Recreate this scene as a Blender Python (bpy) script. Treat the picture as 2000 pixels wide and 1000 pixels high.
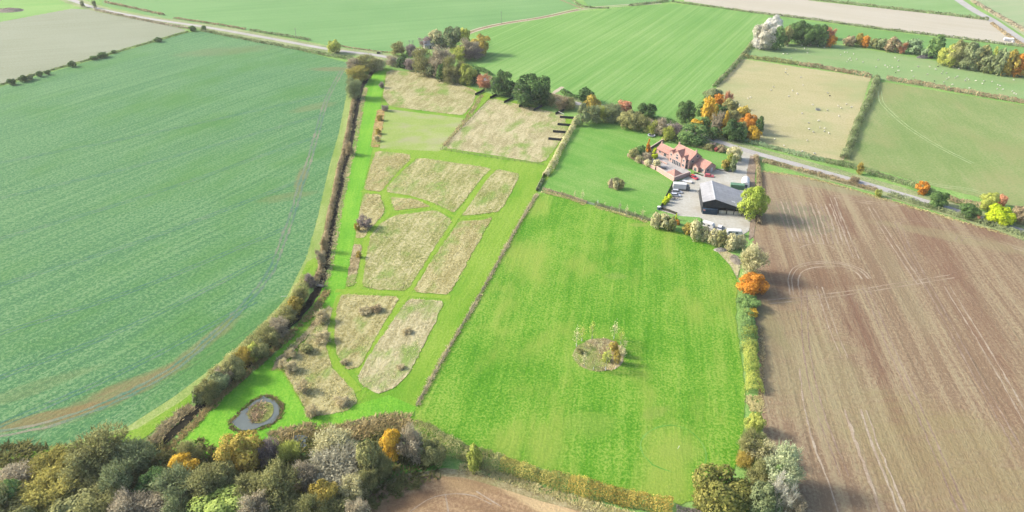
import bpy, math, random
import numpy as np
from mathutils import Vector, Matrix, Quaternion
R = math.radians
random.seed(7)
rng = np.random.default_rng(7)
for o in list(bpy.data.objects): bpy.data.objects.remove(o)
S = bpy.context.scene
C = S.collection

# ------------------------------------------------------------------ camera, sky, sun, exposure
FOC, PIT, HGT = 1334.0, R(32), 140.0            # focal length in photo pixels, downward pitch, flying height
cd = bpy.data.cameras.new("camera"); cam = bpy.data.objects.new("camera", cd); C.objects.link(cam)
cd.sensor_width = 36; cd.lens = 36*FOC/2000; cd.clip_start = 1; cd.clip_end = 9000
cam.location = (0, 0, HGT); cam.rotation_euler = (math.pi/2-PIT, 0, 0)
S.camera = cam
SUN_EL = R(32)
to_sun = Vector((-0.975*math.cos(SUN_EL), 0.22*math.cos(SUN_EL), math.sin(SUN_EL))).normalized()
w = bpy.data.worlds.new("World"); S.world = w; w.use_nodes = True
nt = w.node_tree; bg = nt.nodes["Background"]; sky = nt.nodes.new("ShaderNodeTexSky")
sky.sky_type = 'NISHITA'; sky.sun_disc = False; sky.sun_elevation = SUN_EL
sky.sun_rotation = math.atan2(to_sun.x, to_sun.y); sky.air_density = 1.0; sky.dust_density = 3.0; sky.ozone_density = 1.0
nt.links.new(sky.outputs[0], bg.inputs[0]); bg.inputs[1].default_value = 0.15
ld = bpy.data.lights.new("sun", 'SUN'); sun = bpy.data.objects.new("sun", ld); C.objects.link(sun)
ld.energy = 2.8; ld.angle = R(9.0); ld.color = (1.0, 0.95, 0.87)
sun.rotation_euler = (-to_sun).to_track_quat('-Z', 'Y').to_euler(); sun.location = (-300, 60, 300)
S.view_settings.view_transform = 'Standard'; S.view_settings.look = 'None'
S.view_settings.exposure = 1.65; S.view_settings.gamma = 1
KA = 0.43; KL = 0.92                                        # display colour -> surface albedo at this exposure

# ------------------------------------------------------------------ helpers
def G(px, py, z=0.0):
    u = (px-1000)/FOC; v = (500-py)/FOC
    dy = math.cos(PIT)+v*math.sin(PIT); dz = -math.sin(PIT)+v*math.cos(PIT)
    t = (HGT-z)/-dz
    return (u*t, dy*t)
def SC(py):
    return FOC*(math.sin(PIT)-(500-py)/FOC*math.cos(PIT))/HGT
def GP(pts, z=0.0): return [G(p[0], p[1], z) for p in pts]
def lin(c, k=None):
    k = KA if k is None else k
    if isinstance(c, str): c = tuple(int(c[i:i+2], 16) for i in (0, 2, 4))
    r = []
    for v in c:
        v /= 255.0
        r.append((v/12.92 if v <= 0.04045 else ((v+0.055)/1.055)**2.4)*k)
    return (r[0], r[1], r[2], 1)
def tag(o, label=None, cat=None, group=None, kind=None):
    if label: o['label'] = label
    if cat: o['category'] = cat
    if group: o['group'] = group
    if kind: o['kind'] = kind
    return o
def link(o, parent=None):
    C.objects.link(o)
    if parent: o.parent = parent
    return o
def mesh_np(name, V, F, mat=None, attr=None, parent=None, smooth=False):
    """V (N,3), F list of index arrays each (M,k)"""
    me = bpy.data.meshes.new(name)
    V = np.asarray(V, dtype=np.float32)
    if not isinstance(F, list): F = [F]
    F = [np.asarray(f, dtype=np.int32) for f in F if len(f)]
    nl = sum(f.size for f in F); nf = sum(len(f) for f in F)
    me.vertices.add(len(V)); me.vertices.foreach_set("co", V.ravel())
    me.loops.add(nl); me.loops.foreach_set("vertex_index", np.concatenate([f.ravel() for f in F]))
    me.polygons.add(nf)
    tot = np.concatenate([np.full(len(f), f.shape[1], dtype=np.int32) for f in F])
    st = np.concatenate([[0], np.cumsum(tot)[:-1]]).astype(np.int32)
    me.polygons.foreach_set("loop_start", st); me.polygons.foreach_set("loop_total", tot)
    if attr is not None:
        a = me.attributes.new("tint", 'FLOAT', 'FACE'); a.data.foreach_set("value", np.asarray(attr, dtype=np.float32))
    me.update(calc_edges=True)
    if smooth: me.polygons.foreach_set("use_smooth", np.ones(nf, dtype=bool))
    if mat: me.materials.append(mat)
    if parent == 'MESH': return me
    o = bpy.data.objects.new(name, me)
    return link(o, parent)
class MB:
    """collects boxes, prisms and tubes into ONE mesh"""
    def __init__(s): s.v = []; s.f = []; s.m = []; s.mi = 0
    def add(s, vs, fs):
        b = len(s.v); s.v += [tuple(v) for v in vs]; s.f += [tuple(b+i for i in f) for f in fs]; s.m += [s.mi]*len(fs); return s
    def box(s, x0, x1, y0, y1, z0, z1, M=None):
        vs = [Vector((x, y, z)) for z in (z0, z1) for y in (y0, y1) for x in (x0, x1)]
        if M: vs = [M @ v for v in vs]
        return s.add(vs, [(0, 2, 3, 1), (4, 5, 7, 6), (0, 1, 5, 4), (1, 3, 7, 5), (3, 2, 6, 7), (2, 0, 4, 6)])
    def prism(s, poly, axis, a0, a1):
        """polygon in the plane across axis, extruded a0..a1; axis 'x': poly (y,z); 'y': poly (x,z); 'z': poly (x,y)"""
        n = len(poly)
        def P(p, a): return (a, p[0], p[1]) if axis == 'x' else ((p[0], a, p[1]) if axis == 'y' else (p[0], p[1], a))
        vs = [P(p, a0) for p in poly]+[P(p, a1) for p in poly]
        fs = [tuple(range(n))[::-1], tuple(range(n, 2*n))]+[(i, (i+1) % n, (i+1) % n+n, i+n) for i in range(n)]
        return s.add(vs, fs)
    def tube(s, a, b, r0, r1=None, n=6):
        r1 = r0 if r1 is None else r1
        a = Vector(a); b = Vector(b); d = (b-a).normalized()
        t = d.orthogonal().normalized(); q = d.cross(t)
        vs = []
        for p, r in ((a, r0), (b, r1)):
            for i in range(n):
                an = 2*math.pi*i/n; vs.append(p+t*(r*math.cos(an))+q*(r*math.sin(an)))
        return s.add(vs, [(i, (i+1) % n, (i+1) % n+n, i+n) for i in range(n)]+[tuple(range(n))[::-1], tuple(range(n, 2*n))])
    def build(s, name, mat, parent=None, smooth=False, recalc=True):
        me = bpy.data.meshes.new(name); me.from_pydata(s.v, [], s.f)
        for m in (mat if isinstance(mat, list) else [mat]): me.materials.append(m)
        for p, k in zip(me.polygons, s.m): p.material_index = k; p.use_smooth = smooth
        import bmesh
        bm = bmesh.new(); bm.from_mesh(me); bmesh.ops.recalc_face_normals(bm, faces=bm.faces); bm.to_mesh(me); bm.free()
        return link(bpy.data.objects.new(name, me), parent)
def empty(name, x, y, z=0, rz=0):
    o = bpy.data.objects.new(name, None); o.empty_display_size = 0.5
    o.location = (x, y, z); o.rotation_euler = (0, 0, rz); return link(o)

# ------------------------------------------------------------------ node helpers
class NT:
    def __init__(s, name):
        s.m = bpy.data.materials.new(name); s.m.use_nodes = True; s.t = s.m.node_tree; s.t.nodes.clear()
        s.out = s.n("ShaderNodeOutputMaterial"); s.pos = None
    def n(s, typ, **kw):
        nd = s.t.nodes.new(typ)
        for k, v in kw.items(): setattr(nd, k, v)
        return nd
    def l(s, a, b): s.t.links.new(a, b)
    def setv(s, sock, v):
        if hasattr(v, 'is_linked') or isinstance(v, bpy.types.NodeSocket): s.l(v, sock)
        else: sock.default_value = v
    def math(s, op, a, b=None, clamp=False):
        nd = s.n("ShaderNodeMath", operation=op, use_clamp=clamp); s.setv(nd.inputs[0], a)
        if b is not None: s.setv(nd.inputs[1], b)
        return nd.outputs[0]
    def mix(s, f, a, b):
        nd = s.n("ShaderNodeMix", data_type='RGBA'); nd.clamp_factor = True
        s.setv(nd.inputs[0], f); s.setv(nd.inputs[6], a); s.setv(nd.inputs[7], b); return nd.outputs[2]
    def smooth(s, v, lo, hi):
        nd = s.n("ShaderNodeMapRange", interpolation_type='SMOOTHSTEP'); s.setv(nd.inputs[0], v)
        nd.inputs[1].default_value = lo; nd.inputs[2].default_value = hi; return nd.outputs[0]
    def P(s):
        if s.pos is None: s.pos = s.n("ShaderNodeNewGeometry").outputs['Position']
        return s.pos
    def obj(s): return s.n("ShaderNodeTexCoord").outputs['Object']
    def mapv(s, vec, scale=(1, 1, 1), rot=0.0, loc=(0, 0, 0)):
        """rotate the coordinates by -rot about Z, then scale"""
        a = s.n("ShaderNodeMapping"); a.inputs['Rotation'].default_value = (0, 0, -rot); s.l(vec, a.inputs[0]); a.inputs['Location'].default_value = loc
        b = s.n("ShaderNodeMapping"); b.inputs['Scale'].default_value = scale; s.l(a.outputs[0], b.inputs[0]); return b.outputs[0]
    def noise(s, vec, scale, detail=3, rough=0.55, dist=0.0):
        nd = s.n("ShaderNodeTexNoise"); s.l(vec, nd.inputs['Vector'])
        nd.inputs['Scale'].default_value = scale; nd.inputs['Detail'].default_value = detail
        nd.inputs['Roughness'].default_value = rough; nd.inputs['Distortion'].default_value = dist; return nd.outputs[0]
    def blob(s, c, rx, ry, rot=0.0):
        """1 at the centre of an ellipse on the ground falling to 0 at its rim"""
        a = s.n("ShaderNodeVectorMath", operation='SUBTRACT'); s.l(s.P(), a.inputs[0]); a.inputs[1].default_value = (c[0], c[1], 0)
        b = s.mapv(a.outputs[0], (1/rx, 1/ry, 0), rot)
        ln = s.n("ShaderNodeVectorMath", operation='LENGTH'); s.l(b, ln.inputs[0])
        return s.smooth(ln.outputs['Value'], 1.0, 0.25)
    def bump(s, h, strength, dist=0.3):
        b = s.n("ShaderNodeBump"); b.inputs['Strength'].default_value = strength; b.inputs['Distance'].default_value = dist
        s.l(h, b.inputs['Height']); return b.outputs[0]
    def bsdf(s, col, rough=0.9, normal=None, spec=0.15, metal=0.0):
        p = s.n("ShaderNodeBsdfPrincipled"); s.setv(p.inputs['Base Color'], col); s.setv(p.inputs['Roughness'], rough)
        p.inputs['Specular IOR Level'].default_value = spec; p.inputs['Metallic'].default_value = metal
        if normal: s.l(normal, p.inputs['Normal'])
        s.l(p.outputs[0], s.out.inputs[0]); return p

FIX = {"leafy_crop": [0.806, 0.726, 0.509], "green_crop_far": [0.691, 0.714, 0.585], "striped_green_crop": [0.86, 0.783, 0.702], "pale_stubble": [0.623, 0.683, 0.677], "cream_stubble": [0.799, 0.796, 0.835], "dry_pasture": [0.986, 0.911, 0.933], "right_pasture": [0.959, 0.69, 0.828], "mown_paddock": [0.88, 0.765, 0.593], "house_paddock": [1.324, 0.824, 1.68], "mown_meadow": [0.747, 0.752, 0.473], "lime_lawn": [0.944, 0.728, 1.149], "dry_sward": [0.865, 0.825, 0.729], "harvested_soil": [0.821, 0.823, 0.732], "concrete_yard": [0.851, 0.883, 0.87], "grass_margin": [0.961, 0.856, 0.884], "worn_asphalt": [0.884, 0.879, 0.882], "bare_soil": [1.248, 1.112, 0.899], "mown_ride": [1.15, 1.02, 0.6], "grazed_pasture": [0.811, 0.79, 0.744], "long_grass": [0.80445, 0.76725, 0.6779700000000001], "mown_path": [0.747, 0.752, 0.473], "garden_lawn": [1.324, 0.824, 1.68], "far_pasture": [0.691, 0.714, 0.585], "bright_pasture": [0.691, 0.714, 0.585], "strip_pasture": [0.691, 0.714, 0.585], "far_pale_crop": [0.691, 0.714, 0.585]}
LIN = lin
def field_mat(name, cols, rot=0.0, big=0.02, streak=(0.012, 0.35), wts=(0.5, 0.35, 0.35), grain=1.3, blobs=(), bump=0.5, alt=None, altw=0.5, lines=None, warp=0.0):
    """cols: dark, mid, light. wts: patches, streaks, grain. blobs: (colour, px centre, px rx (m), ry (m), rot, amount). alt: a second hue spread in big patches. lines: (spacing m, width 0..1, colour, amount)"""
    fx = FIX.get(name, (1, 1, 1)); wts = (wts[0], wts[1]*1.15, wts[2]*2.6)
    def lin(c): return tuple(min(0.9, a*b) for a, b in zip(LIN(c)[:3], fx))+(1,)
    t = NT(name); P = t.P()
    if warp:
        wn = t.n("ShaderNodeTexNoise"); t.l(P, wn.inputs['Vector']); wn.inputs['Scale'].default_value = 0.006; wn.inputs['Detail'].default_value = 1
        vm = t.n("ShaderNodeVectorMath", operation='MULTIPLY_ADD'); t.l(wn.outputs[1], vm.inputs[0]); vm.inputs[1].default_value = (warp, warp, 0); t.l(P, vm.inputs[2]); Pw = vm.outputs[0]
    else: Pw = P
    n1 = t.noise(P, big, 5, 0.6); n2 = t.noise(t.mapv(Pw, (streak[0], streak[1], 1), rot), 1.0, 5, 0.65)
    n2b = t.noise(t.mapv(Pw, (streak[0]*3, streak[1]*4, 1), rot), 1.0, 3, 0.6)
    n3 = t.noise(P, grain, 4, 0.75)
    def c(v, k): return t.math('MULTIPLY', t.math('SUBTRACT', v, 0.5), k)
    f = t.math('ADD', t.math('ADD', c(n1, wts[0]*2.2), c(n2, wts[1]*2.2)), t.math('ADD', c(n3, wts[2]*2.2), c(n2b, wts[1]*1.1)))
    f = t.math('ADD', f, 0.5, True)
    r = t.n("ShaderNodeValToRGB"); e = r.color_ramp.elements
    e[0].color = lin(cols[0]); e[0].position = 0.12; e[1].color = lin(cols[2]); e[1].position = 0.88
    m = e.new(0.5); m.color = lin(cols[1]); t.l(f, r.inputs[0]); col = r.outputs[0]
    if alt:
        na = t.noise(t.mapv(Pw, (0.6*big+streak[0]*0.4, big*1.5, 1), rot, (31, 17, 0)), 1.0, 5, 0.6)
        col = t.mix(t.math('MULTIPLY', t.smooth(na, 0.48, 0.68), altw), col, lin(alt))
    if lines:
        sp, wd, lc, am = lines
        v = t.mapv(Pw, (1, 1, 1), rot); sx = t.n("ShaderNodeSeparateXYZ"); t.l(v, sx.inputs[0])
        q = t.math('ABSOLUTE', t.math('SUBTRACT', t.math('FRACT', t.math('DIVIDE', sx.outputs[1], sp)), 0.5))
        mk = t.smooth(q, 0.5-wd/2, 0.5-wd/4); brk = t.smooth(t.noise(P, 0.06, 4, 0.7), 0.36, 0.6)
        col = t.mix(t.math('MULTIPLY', t.math('MULTIPLY', mk, brk), am), col, lin(lc))
    for (bc, pc, rx, ry, br, am) in blobs:
        bl = t.blob(G(*pc), rx, ry, br)
        nb = t.smooth(t.math('ADD', bl, c(t.noise(t.mapv(P, (max(0.05, streak[0]*4), 0.2, 1), br), 1.0, 6, 0.75), 2.2)), 0.3, 1.1)
        nb = t.math('MULTIPLY', nb, t.smooth(bl, 0.0, 0.25))
        col = t.mix(t.math('MULTIPLY', nb, am), col, lin(bc))
    hb = t.math('ADD', n3, t.math('MULTIPLY', n2b, 0.5))
    t.bsdf(col, 0.95, t.bump(hb, bump, 0.35), 0.05)
    return t.m

def plain_mat(name, col, rough=0.8, var=0.12, scale=1.0, spec=0.2, metal=0.0, bump=0.0, k=None, objspace=True):
    t = NT(name); v = t.obj() if objspace else t.P()
    n = t.noise(v, scale, 4, 0.65); c = lin(col, k)
    d = tuple(x*(1-var*1.6) for x in c[:3])+(1,); l = tuple(min(1, x*(1+var*1.3)) for x in c[:3])+(1,)
    r = t.n("ShaderNodeValToRGB"); e = r.color_ramp.elements; e[0].position = 0.3; e[1].position = 0.7; e[0].color = d; e[1].color = l
    t.l(n, r.inputs[0])
    t.bsdf(r.outputs[0], rough, t.bump(n, bump, 0.1) if bump else None, spec, metal); return t.m

_leaf = {}
def leaf_mat(lo, hi, name="foliage", transl=0.38):
    """leaf colour between two display colours, by the leaf's own tint plus a per-plant shift"""
    key = (lo, hi, name)
    fx = FIX.get(name, (1, 1, 1))
    def lin(c, k): return tuple(min(0.9, a*b) for a, b in zip(LIN(c, k)[:3], fx))+(1,)
    if key in _leaf: return _leaf[key]
    t = NT(name+"_"+lo)
    a = t.n("ShaderNodeAttribute"); a.attribute_name = "tint"
    oi = t.n("ShaderNodeObjectInfo")
    f = t.math('ADD', a.outputs['Fac'], t.math('MULTIPLY', t.math('SUBTRACT', oi.outputs['Random'], 0.5), 0.25), True)
    col = t.mix(f, lin(lo, KL), lin(hi, KL))
    d = t.n("ShaderNodeBsdfDiffuse"); t.l(col, d.inputs[0]); tr = t.n("ShaderNodeBsdfTranslucent"); t.l(col, tr.inputs[0])
    mx = t.n("ShaderNodeMixShader"); mx.inputs[0].default_value = transl; t.l(d.outputs[0], mx.inputs[1]); t.l(tr.outputs[0], mx.inputs[2])
    t.l(mx.outputs[0], t.out.inputs[0]); _leaf[key] = t.m; return t.m

# ------------------------------------------------------------------ flat sheets: fields, paths, tracks
def catmull(pts, step=3.0, closed=False):
    P = [np.array(p, float) for p in pts]; out = []; n = len(P)
    rngi = range(n) if closed else range(n-1)
    for i in rngi:
        p0 = P[(i-1) % n] if (closed or i > 0) else 2*P[0]-P[1]
        p1 = P[i]; p2 = P[(i+1) % n]; p3 = P[(i+2) % n] if (closed or i < n-2) else 2*P[-1]-P[-2]
        k = max(1, int(np.linalg.norm(p2-p1)/step))
        for j in range(k):
            u = j/k; out.append(0.5*((2*p1)+(-p0+p2)*u+(2*p0-5*p1+4*p2-p3)*u*u+(-p0+3*p1-3*p2+p3)*u**3))
    if not closed: out.append(P[-1])
    return np.array(out)
_zk = [0]
def chaikin(p, it=1):
    p = np.array(p, float)
    for _ in range(it):
        q = np.roll(p, -1, 0); p = np.stack([p*0.91+q*0.09, p*0.09+q*0.91], 1).reshape(-1, 2)
    return p
def zlev(level):
    _zk[0] += 1; return level*0.04+(_zk[0] % 47)*0.0008
def sheet(name, px, mat, level, label=None, smooth=None, kind='structure', world=False, wob=0.0):
    pts = np.array(px if world else GP(px))
    if smooth: pts = catmull(pts, smooth, True)
    if wob:
        ext = []
        for i in range(len(pts)):
            a = pts[i]; b = pts[(i+1) % len(pts)]; d = np.linalg.norm(b-a); k = max(1, int(d/1.5))
            nrm = np.array([-(b-a)[1], (b-a)[0]])/max(d, 1e-6)
            for j in range(k): ext.append(a+(b-a)*j/k+nrm*rng.normal(0, wob))
        pts = np.array(ext)
    me = bpy.data.meshes.new(name); zz = zlev(level) if level else 0.0
    me.from_pydata([(p[0], p[1], zz) for p in pts], [], [list(range(len(pts)))])
    me.materials.append(mat); me.update()
    if me.polygons[0].normal.z < 0: me.flip_normals()
    o = link(bpy.data.objects.new(name, me)); return tag(o, label, kind=kind)
def ribbon(name, px, width, mat, level, wob=0.12, smooth=2.0, offs=(0.0,), world=False, label=None):
    c = catmull(px if world else GP(px), smooth); d = np.gradient(c, axis=0); d /= np.linalg.norm(d, axis=1)[:, None]+1e-9
    nrm = np.stack([-d[:, 1], d[:, 0]], 1); V = []; F = []
    for of in offs:
        b = len(V); n = len(c); zz = zlev(level)
        wv = width/2*np.clip(1+rng.normal(0, wob, (n, 2)), 0.2, 2.0)
        l = c+nrm*(of+wv[:, :1]); r = c+nrm*(of-wv[:, 1:])
        for i in range(n): V += [(l[i][0], l[i][1], zz), (r[i][0], r[i][1], zz)]
        F += [(b+2*i+1, b+2*i+3, b+2*i+2, b+2*i) for i in range(n-1)]
    o = mesh_np(name, np.array(V), np.array(F), mat); return tag(o, label, kind='structure')
def inside(pts, poly):
    x, y = pts[:, 0], pts[:, 1]; r = np.zeros(len(pts), bool); n = len(poly); j = n-1
    for i in range(n):
        xi, yi = poly[i]; xj, yj = poly[j]
        c = ((yi > y) != (yj > y)) & (x < (xj-xi)*(y-yi)/(yj-yi+1e-12)+xi); r ^= c; j = i
    return r

# ------------------------------------------------------------------ vegetation builders
def cards(C0, Nn, size, asp=1.0, up=None):
    """quads centred on C0 facing Nn; size per card, asp = length / width"""
    n = len(C0); Nn = Nn/(np.linalg.norm(Nn, axis=1)[:, None]+1e-9)
    rv = rng.normal(size=(n, 3)) if up is None else up
    T = np.cross(Nn, rv); T /= np.linalg.norm(T, axis=1)[:, None]+1e-9
    B = np.cross(Nn, T)
    sw = (size/2)[:, None]; sl = sw*asp
    j = 1+rng.uniform(-0.3, 0.3, (n, 4, 1))
    V = np.stack([C0-T*sw*j[:, 0], C0-B*sl*j[:, 1], C0+T*sw*j[:, 2], C0+B*sl*j[:, 3]], 1).reshape(-1, 3)
    F = np.arange(4*n).reshape(n, 4)
    return V, F
def blades(base, d, width, flat=0.0):
    """long thin triangles from base along d; flat turns their faces to the sky"""
    n = len(base); rv = rng.normal(size=(n, 3)); rv = rv*(1-flat)+np.array([0, 0, 1.0])*flat; T = np.cross(d, rv); T /= np.linalg.norm(T, axis=1)[:, None]+1e-9
    V = np.stack([base-T*(width/2)[:, None], base+T*(width/2)[:, None], base+d], 1).reshape(-1, 3)
    return V, np.arange(3*n).reshape(n, 3)
def sph(n):
    v = rng.normal(size=(n, 3)); return v/np.linalg.norm(v, axis=1)[:, None]
def lobes(kind):
    L = []
    if kind == 'c':
        for i in range(22):
            z = rng.uniform(0.1, 1.85); rr = 0.72*(1-(z/2.05)**1.5); a = rng.uniform(0, 6.28)
            L.append((rr*math.cos(a)*0.75, rr*math.sin(a)*0.75, z, rng.uniform(0.22, 0.34)*(1.15-z*0.3)))
    else:
        n = {'d': 42, 'a': 28, 'h': 36}[kind]
        for v in sph(n):
            rr = rng.uniform(0.45, 0.86)
            z = 1.0+v[2]*rr*0.95
            L.append((v[0]*rr, v[1]*rr, max(0.22, z), rng.uniform(0.16, 0.42)))
        for i in range(6):
            a = rng.uniform(0, 6.28); L.append((0.62*math.cos(a), 0.62*math.sin(a), rng.uniform(0.2, 0.5), 0.32))
    return np.array(L)
def crown_mesh(kind, N, leaf):
    """crown in a box of x,y -1..1 and z 0..2"""
    if kind == 'b': return None
    L = lobes('h' if kind == 'a' else kind)
    w = L[:, 3]**2; idx = rng.choice(len(L), N, p=w/w.sum()); d = sph(N)
    d[:, 2] = np.where(rng.random(N) < 0.6, np.abs(d[:, 2]), d[:, 2])
    rad = L[idx, 3]*(rng.uniform(0.72, 1.06, N) if kind != 'a' else rng.uniform(0.35, 1.25, N))
    p = L[idx, :3]+d*rad[:, None]
    if kind == 'd' or kind == 'c':
        D = np.linalg.norm(p[:, None, :]-L[None, :, :3], axis=2)/L[None, :, 3]
        keep = (D < 0.68).sum(1) == 0
    else: keep = rng.random(N) < 0.9
    keep &= p[:, 2] > 0.03
    p = p[keep]; d = d[keep]; idx = idx[keep]; n = len(p)
    cen = p-np.array([0, 0, 0.9]); cen /= np.linalg.norm(cen, axis=1)[:, None]+1e-6
    lobt = rng.uniform(0, 1, len(L)); tint = np.clip(0.5*lobt[idx]+0.75*rng.random(n)-0.12, 0, 1)
    sz = leaf*rng.uniform(0.6, 1.4, n)
    if kind == 'a':
        V, F = cards(p, d*0.6+cen*0.5+rng.normal(size=(n, 3))*0.6, sz*0.85)
        nb = int(n*0.9); q = rng.integers(0, n, nb); dd = cen[q]*0.8+rng.normal(size=(nb, 3))*0.4+np.array([0, 0, 0.35]); dd /= np.linalg.norm(dd, axis=1)[:, None]
        b0 = p[q]-dd*leaf*1.2; V2, F2 = blades(b0, dd*(leaf*rng.uniform(2, 4.2, nb))[:, None], np.full(nb, leaf*0.36))
        V = np.concatenate([V, V2]); return V, [F, F2+4*n], np.concatenate([tint, np.clip(tint[q]*0.8+0.15, 0, 1)])
    V, F = cards(p, d*0.75+cen*0.45+rng.normal(size=(n, 3))*0.38, sz, 1.15)
    return V, [F], tint
def tubes_np(segs, n=4):
    V = []; F = []
    for (a, b, r0, r1) in segs:
        d = b-a; d = d/(np.linalg.norm(d)+1e-9); t = np.cross(d, [0.3, 0.5, 0.8]); t /= np.linalg.norm(t)+1e-9; q = np.cross(d, t); k = len(V)
        for p, r in ((a, r0), (b, r1)):
            for i in range(n):
                an = 2*math.pi*i/n; V.append(p+t*r*math.cos(an)+q*r*math.sin(an))
        F += [(k+i, k+(i+1) % n, k+n+(i+1) % n, k+n+i) for i in range(n)]
    return np.array(V), np.array(F)
def branches(levels, spread=0.62, lenf=0.72, start=0.55, r0=0.055, nb=(5, 4, 3, 3, 2)):
    segs = [(np.zeros(3), np.array([0.02, 0.01, start]), r0, r0*0.75)]; tips = []
    def grow(p, d, ln, r, lv):
        q = p+d*ln+np.array([0, 0, 0.02]); m = p+(d*0.5+rng.normal(size=3)*0.07)*ln
        segs.append((p, m, r, r*0.85)); segs.append((m, q, r*0.85, r*0.6))
        if lv >= levels: tips.append((q, d, lv)); return
        for i in range(nb[lv]):
            nd = d+rng.normal(size=3)*spread*0.75+np.array([0, 0, 0.12]); nd /= np.linalg.norm(nd)
            grow(p+(q-p)*rng.uniform(0.55, 1), nd, ln*lenf*rng.uniform(0.8, 1.15), r*0.58, lv+1)
    top = segs[0][1]
    for i in range(nb[0]+2):
        a = i*2.4+rng.uniform(-.3, .3); e = rng.uniform(0.25, 1.2); d = np.array([math.cos(a)*math.cos(e), math.sin(a)*math.cos(e), math.sin(e)])
        grow(top*rng.uniform(0.6, 1), d, 0.5, r0*0.6, 1)
    return segs, tips
PROTO = {}
bark = plain_mat("bark", "6d6252", 0.95, 0.3, 3.0)
pale_bark = plain_mat("pale_bark", "c9c2ae", 0.95, 0.2, 3.0)
def proto(kind, fine):
    key = (kind, fine)
    if key in PROTO: return PROTO[key]
    out = []
    for k in range(4 if kind in 'da' else 3):
        if kind == 'b':
            segs, tips = branches(4 if fine else 3, 0.75, 0.7, 0.4, 0.05, (6, 4, 4, 3, 3))
            V, F = tubes_np(segs, 4); Fs = [F]; tint = rng.random(len(F))
            T = np.array([t[0] for t in tips]); D = np.array([t[1] for t in tips])
            m = 7; b0 = np.repeat(T, m, 0)-np.repeat(D, m, 0)*rng.uniform(0, 0.2, (len(T)*m, 1)); dd = np.repeat(D, m, 0)+rng.normal(size=(len(T)*m, 3))*0.55; dd *= rng.uniform(0.1, 0.24, (len(dd), 1))
            V2, F2 = blades(b0, dd, np.full(len(dd), 0.018 if fine else 0.04)); Fs.append(F2+len(V)); V = np.concatenate([V, V2])
            V[:, 2] = np.maximum(V[:, 2], 0.02)
            mx = np.abs(V[:, :2]).max(); V[:, :2] *= 1.0/mx; V[:, 2] *= 2/V[:, 2].max()
            me = mesh_np("crown", V, Fs, bark, np.concatenate([tint, rng.random(len(F2))]), 'MESH')
        else:
            N, leaf = {('d', 1): (9000, 0.085), ('d', 0): (2100, 0.165), ('a', 1): (4600, 0.08), ('a', 0): (1300, 0.14), ('c', 1): (4000, 0.08), ('c', 0): (1300, 0.15)}[(kind, int(fine))]
            V, Fs, tint = crown_mesh(kind, N, leaf)
            me = mesh_np("crown", V, Fs, bark, tint, 'MESH')
        segs, tips = branches(2, 0.6, 0.75, 0.5, 0.06, (4, 3, 2, 2, 2))
        V, F = tubes_np(segs, 5); V[:, :2] *= 0.62; V[:, 2] *= 0.85
        tm = mesh_np("trunk", V, F, bark, None, 'MESH')
        out.append((me, tm))
    PROTO[key] = out; return out
PAL = {'DG': ("35492c", "67834a"), 'MG': ("48643a", "88a45f"), 'OL': ("676840", "a5a46c"), 'YG': ("7c883c", "b8bc62"), 'YE': ("a4842c", "dfbb4c"),
       'OR': ("966022", "dc9c42"), 'RU': ("94664a", "cc9674"), 'TW': ("766c58", "b8ae92"), 'PU': ("6e625c", "a2948a"), 'PW': ("89936a", "c4cba2"),
       'GY': ("9a9684", "d4d0bd"), 'GO': ("7c7034", "bba856"), 'BG': ("7c8f3a", "b8c45c"), 'LG': ("76883c", "acbb66"), 'GR': ("56603f", "97a173"), 'CR': ("8c8a5a", "d4cda0"), 'HZ': ("5f7350", "9db384"),
       'BY': ("88a01c", "d6de3e"), 'LB': ("b9b7ad", "e6e3da"), 'GB': ("77745f", "aba78d"), 'OY': ("75713a", "b4ab5e"), 'OD': ("565c2e", "a29c56"), 'BR': ("77694e", "b4a480"), 'DB': ("988c68", "d4c89e"), 'RD': ("8c3038", "c05a66")}
LOOK = {'DG': 'dense dark green', 'MG': 'leafy mid green', 'OL': 'olive green', 'YG': 'yellow-green', 'YE': 'golden yellow', 'OR': 'bright orange', 'RU': 'rust coloured', 'TW': 'thin grey-brown',
        'PU': 'bare purple-brown', 'PW': 'pale silvery green', 'GY': 'pale grey leafless', 'GO': 'golden olive', 'BG': 'bright lime green', 'GR': 'dull grey-green', 'LG': 'soft lime green', 'CR': 'cream-flecked olive', 'HZ': 'hazy green', 'BY': 'vivid yellow-green', 'LB': 'pale silver', 'GB': 'pale grey leafless', 'OY': 'olive-yellow', 'OD': 'dark olive', 'BR': 'brown', 'DB': 'dead brown', 'RD': 'dark red'}
ORD = ['first', 'second', 'third', 'fourth', 'fifth', 'sixth', 'seventh', 'eighth', 'ninth', 'tenth', 'eleventh', 'twelfth', 'thirteenth', 'fourteenth', 'fifteenth', 'sixteenth', 'seventeenth', 'eighteenth', 'nineteenth', 'twentieth']
ORD += ['twenty-'+o for o in ORD[:9]]+['thirtieth']+['thirty-'+o for o in ORD[:9]]
def solve(cx, yt, yb, wpx, hmin=0.3):
    """apparent box in photo pixels -> ground position, radius, half height (m)"""
    yc = (yt+yb)/2; a = 2.0
    for _ in range(4):
        v = (500-yc)/FOC; dz = math.sin(PIT)-v*math.cos(PIT); s = FOC*dz/(HGT-a); dep = math.asin(min(0.99, dz/math.sqrt(1+v*v+((cx-1000)/FOC)**2)))
        r = wpx/2/s; h = (yb-yt)/2/s; q = h*h-(r*math.sin(dep))**2
        a = max(math.sqrt(max(q, 0))/math.cos(dep), hmin*r*1.6)
    x, y = G(cx, yc, a); return x, y, r, a
tree_n = 0
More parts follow.
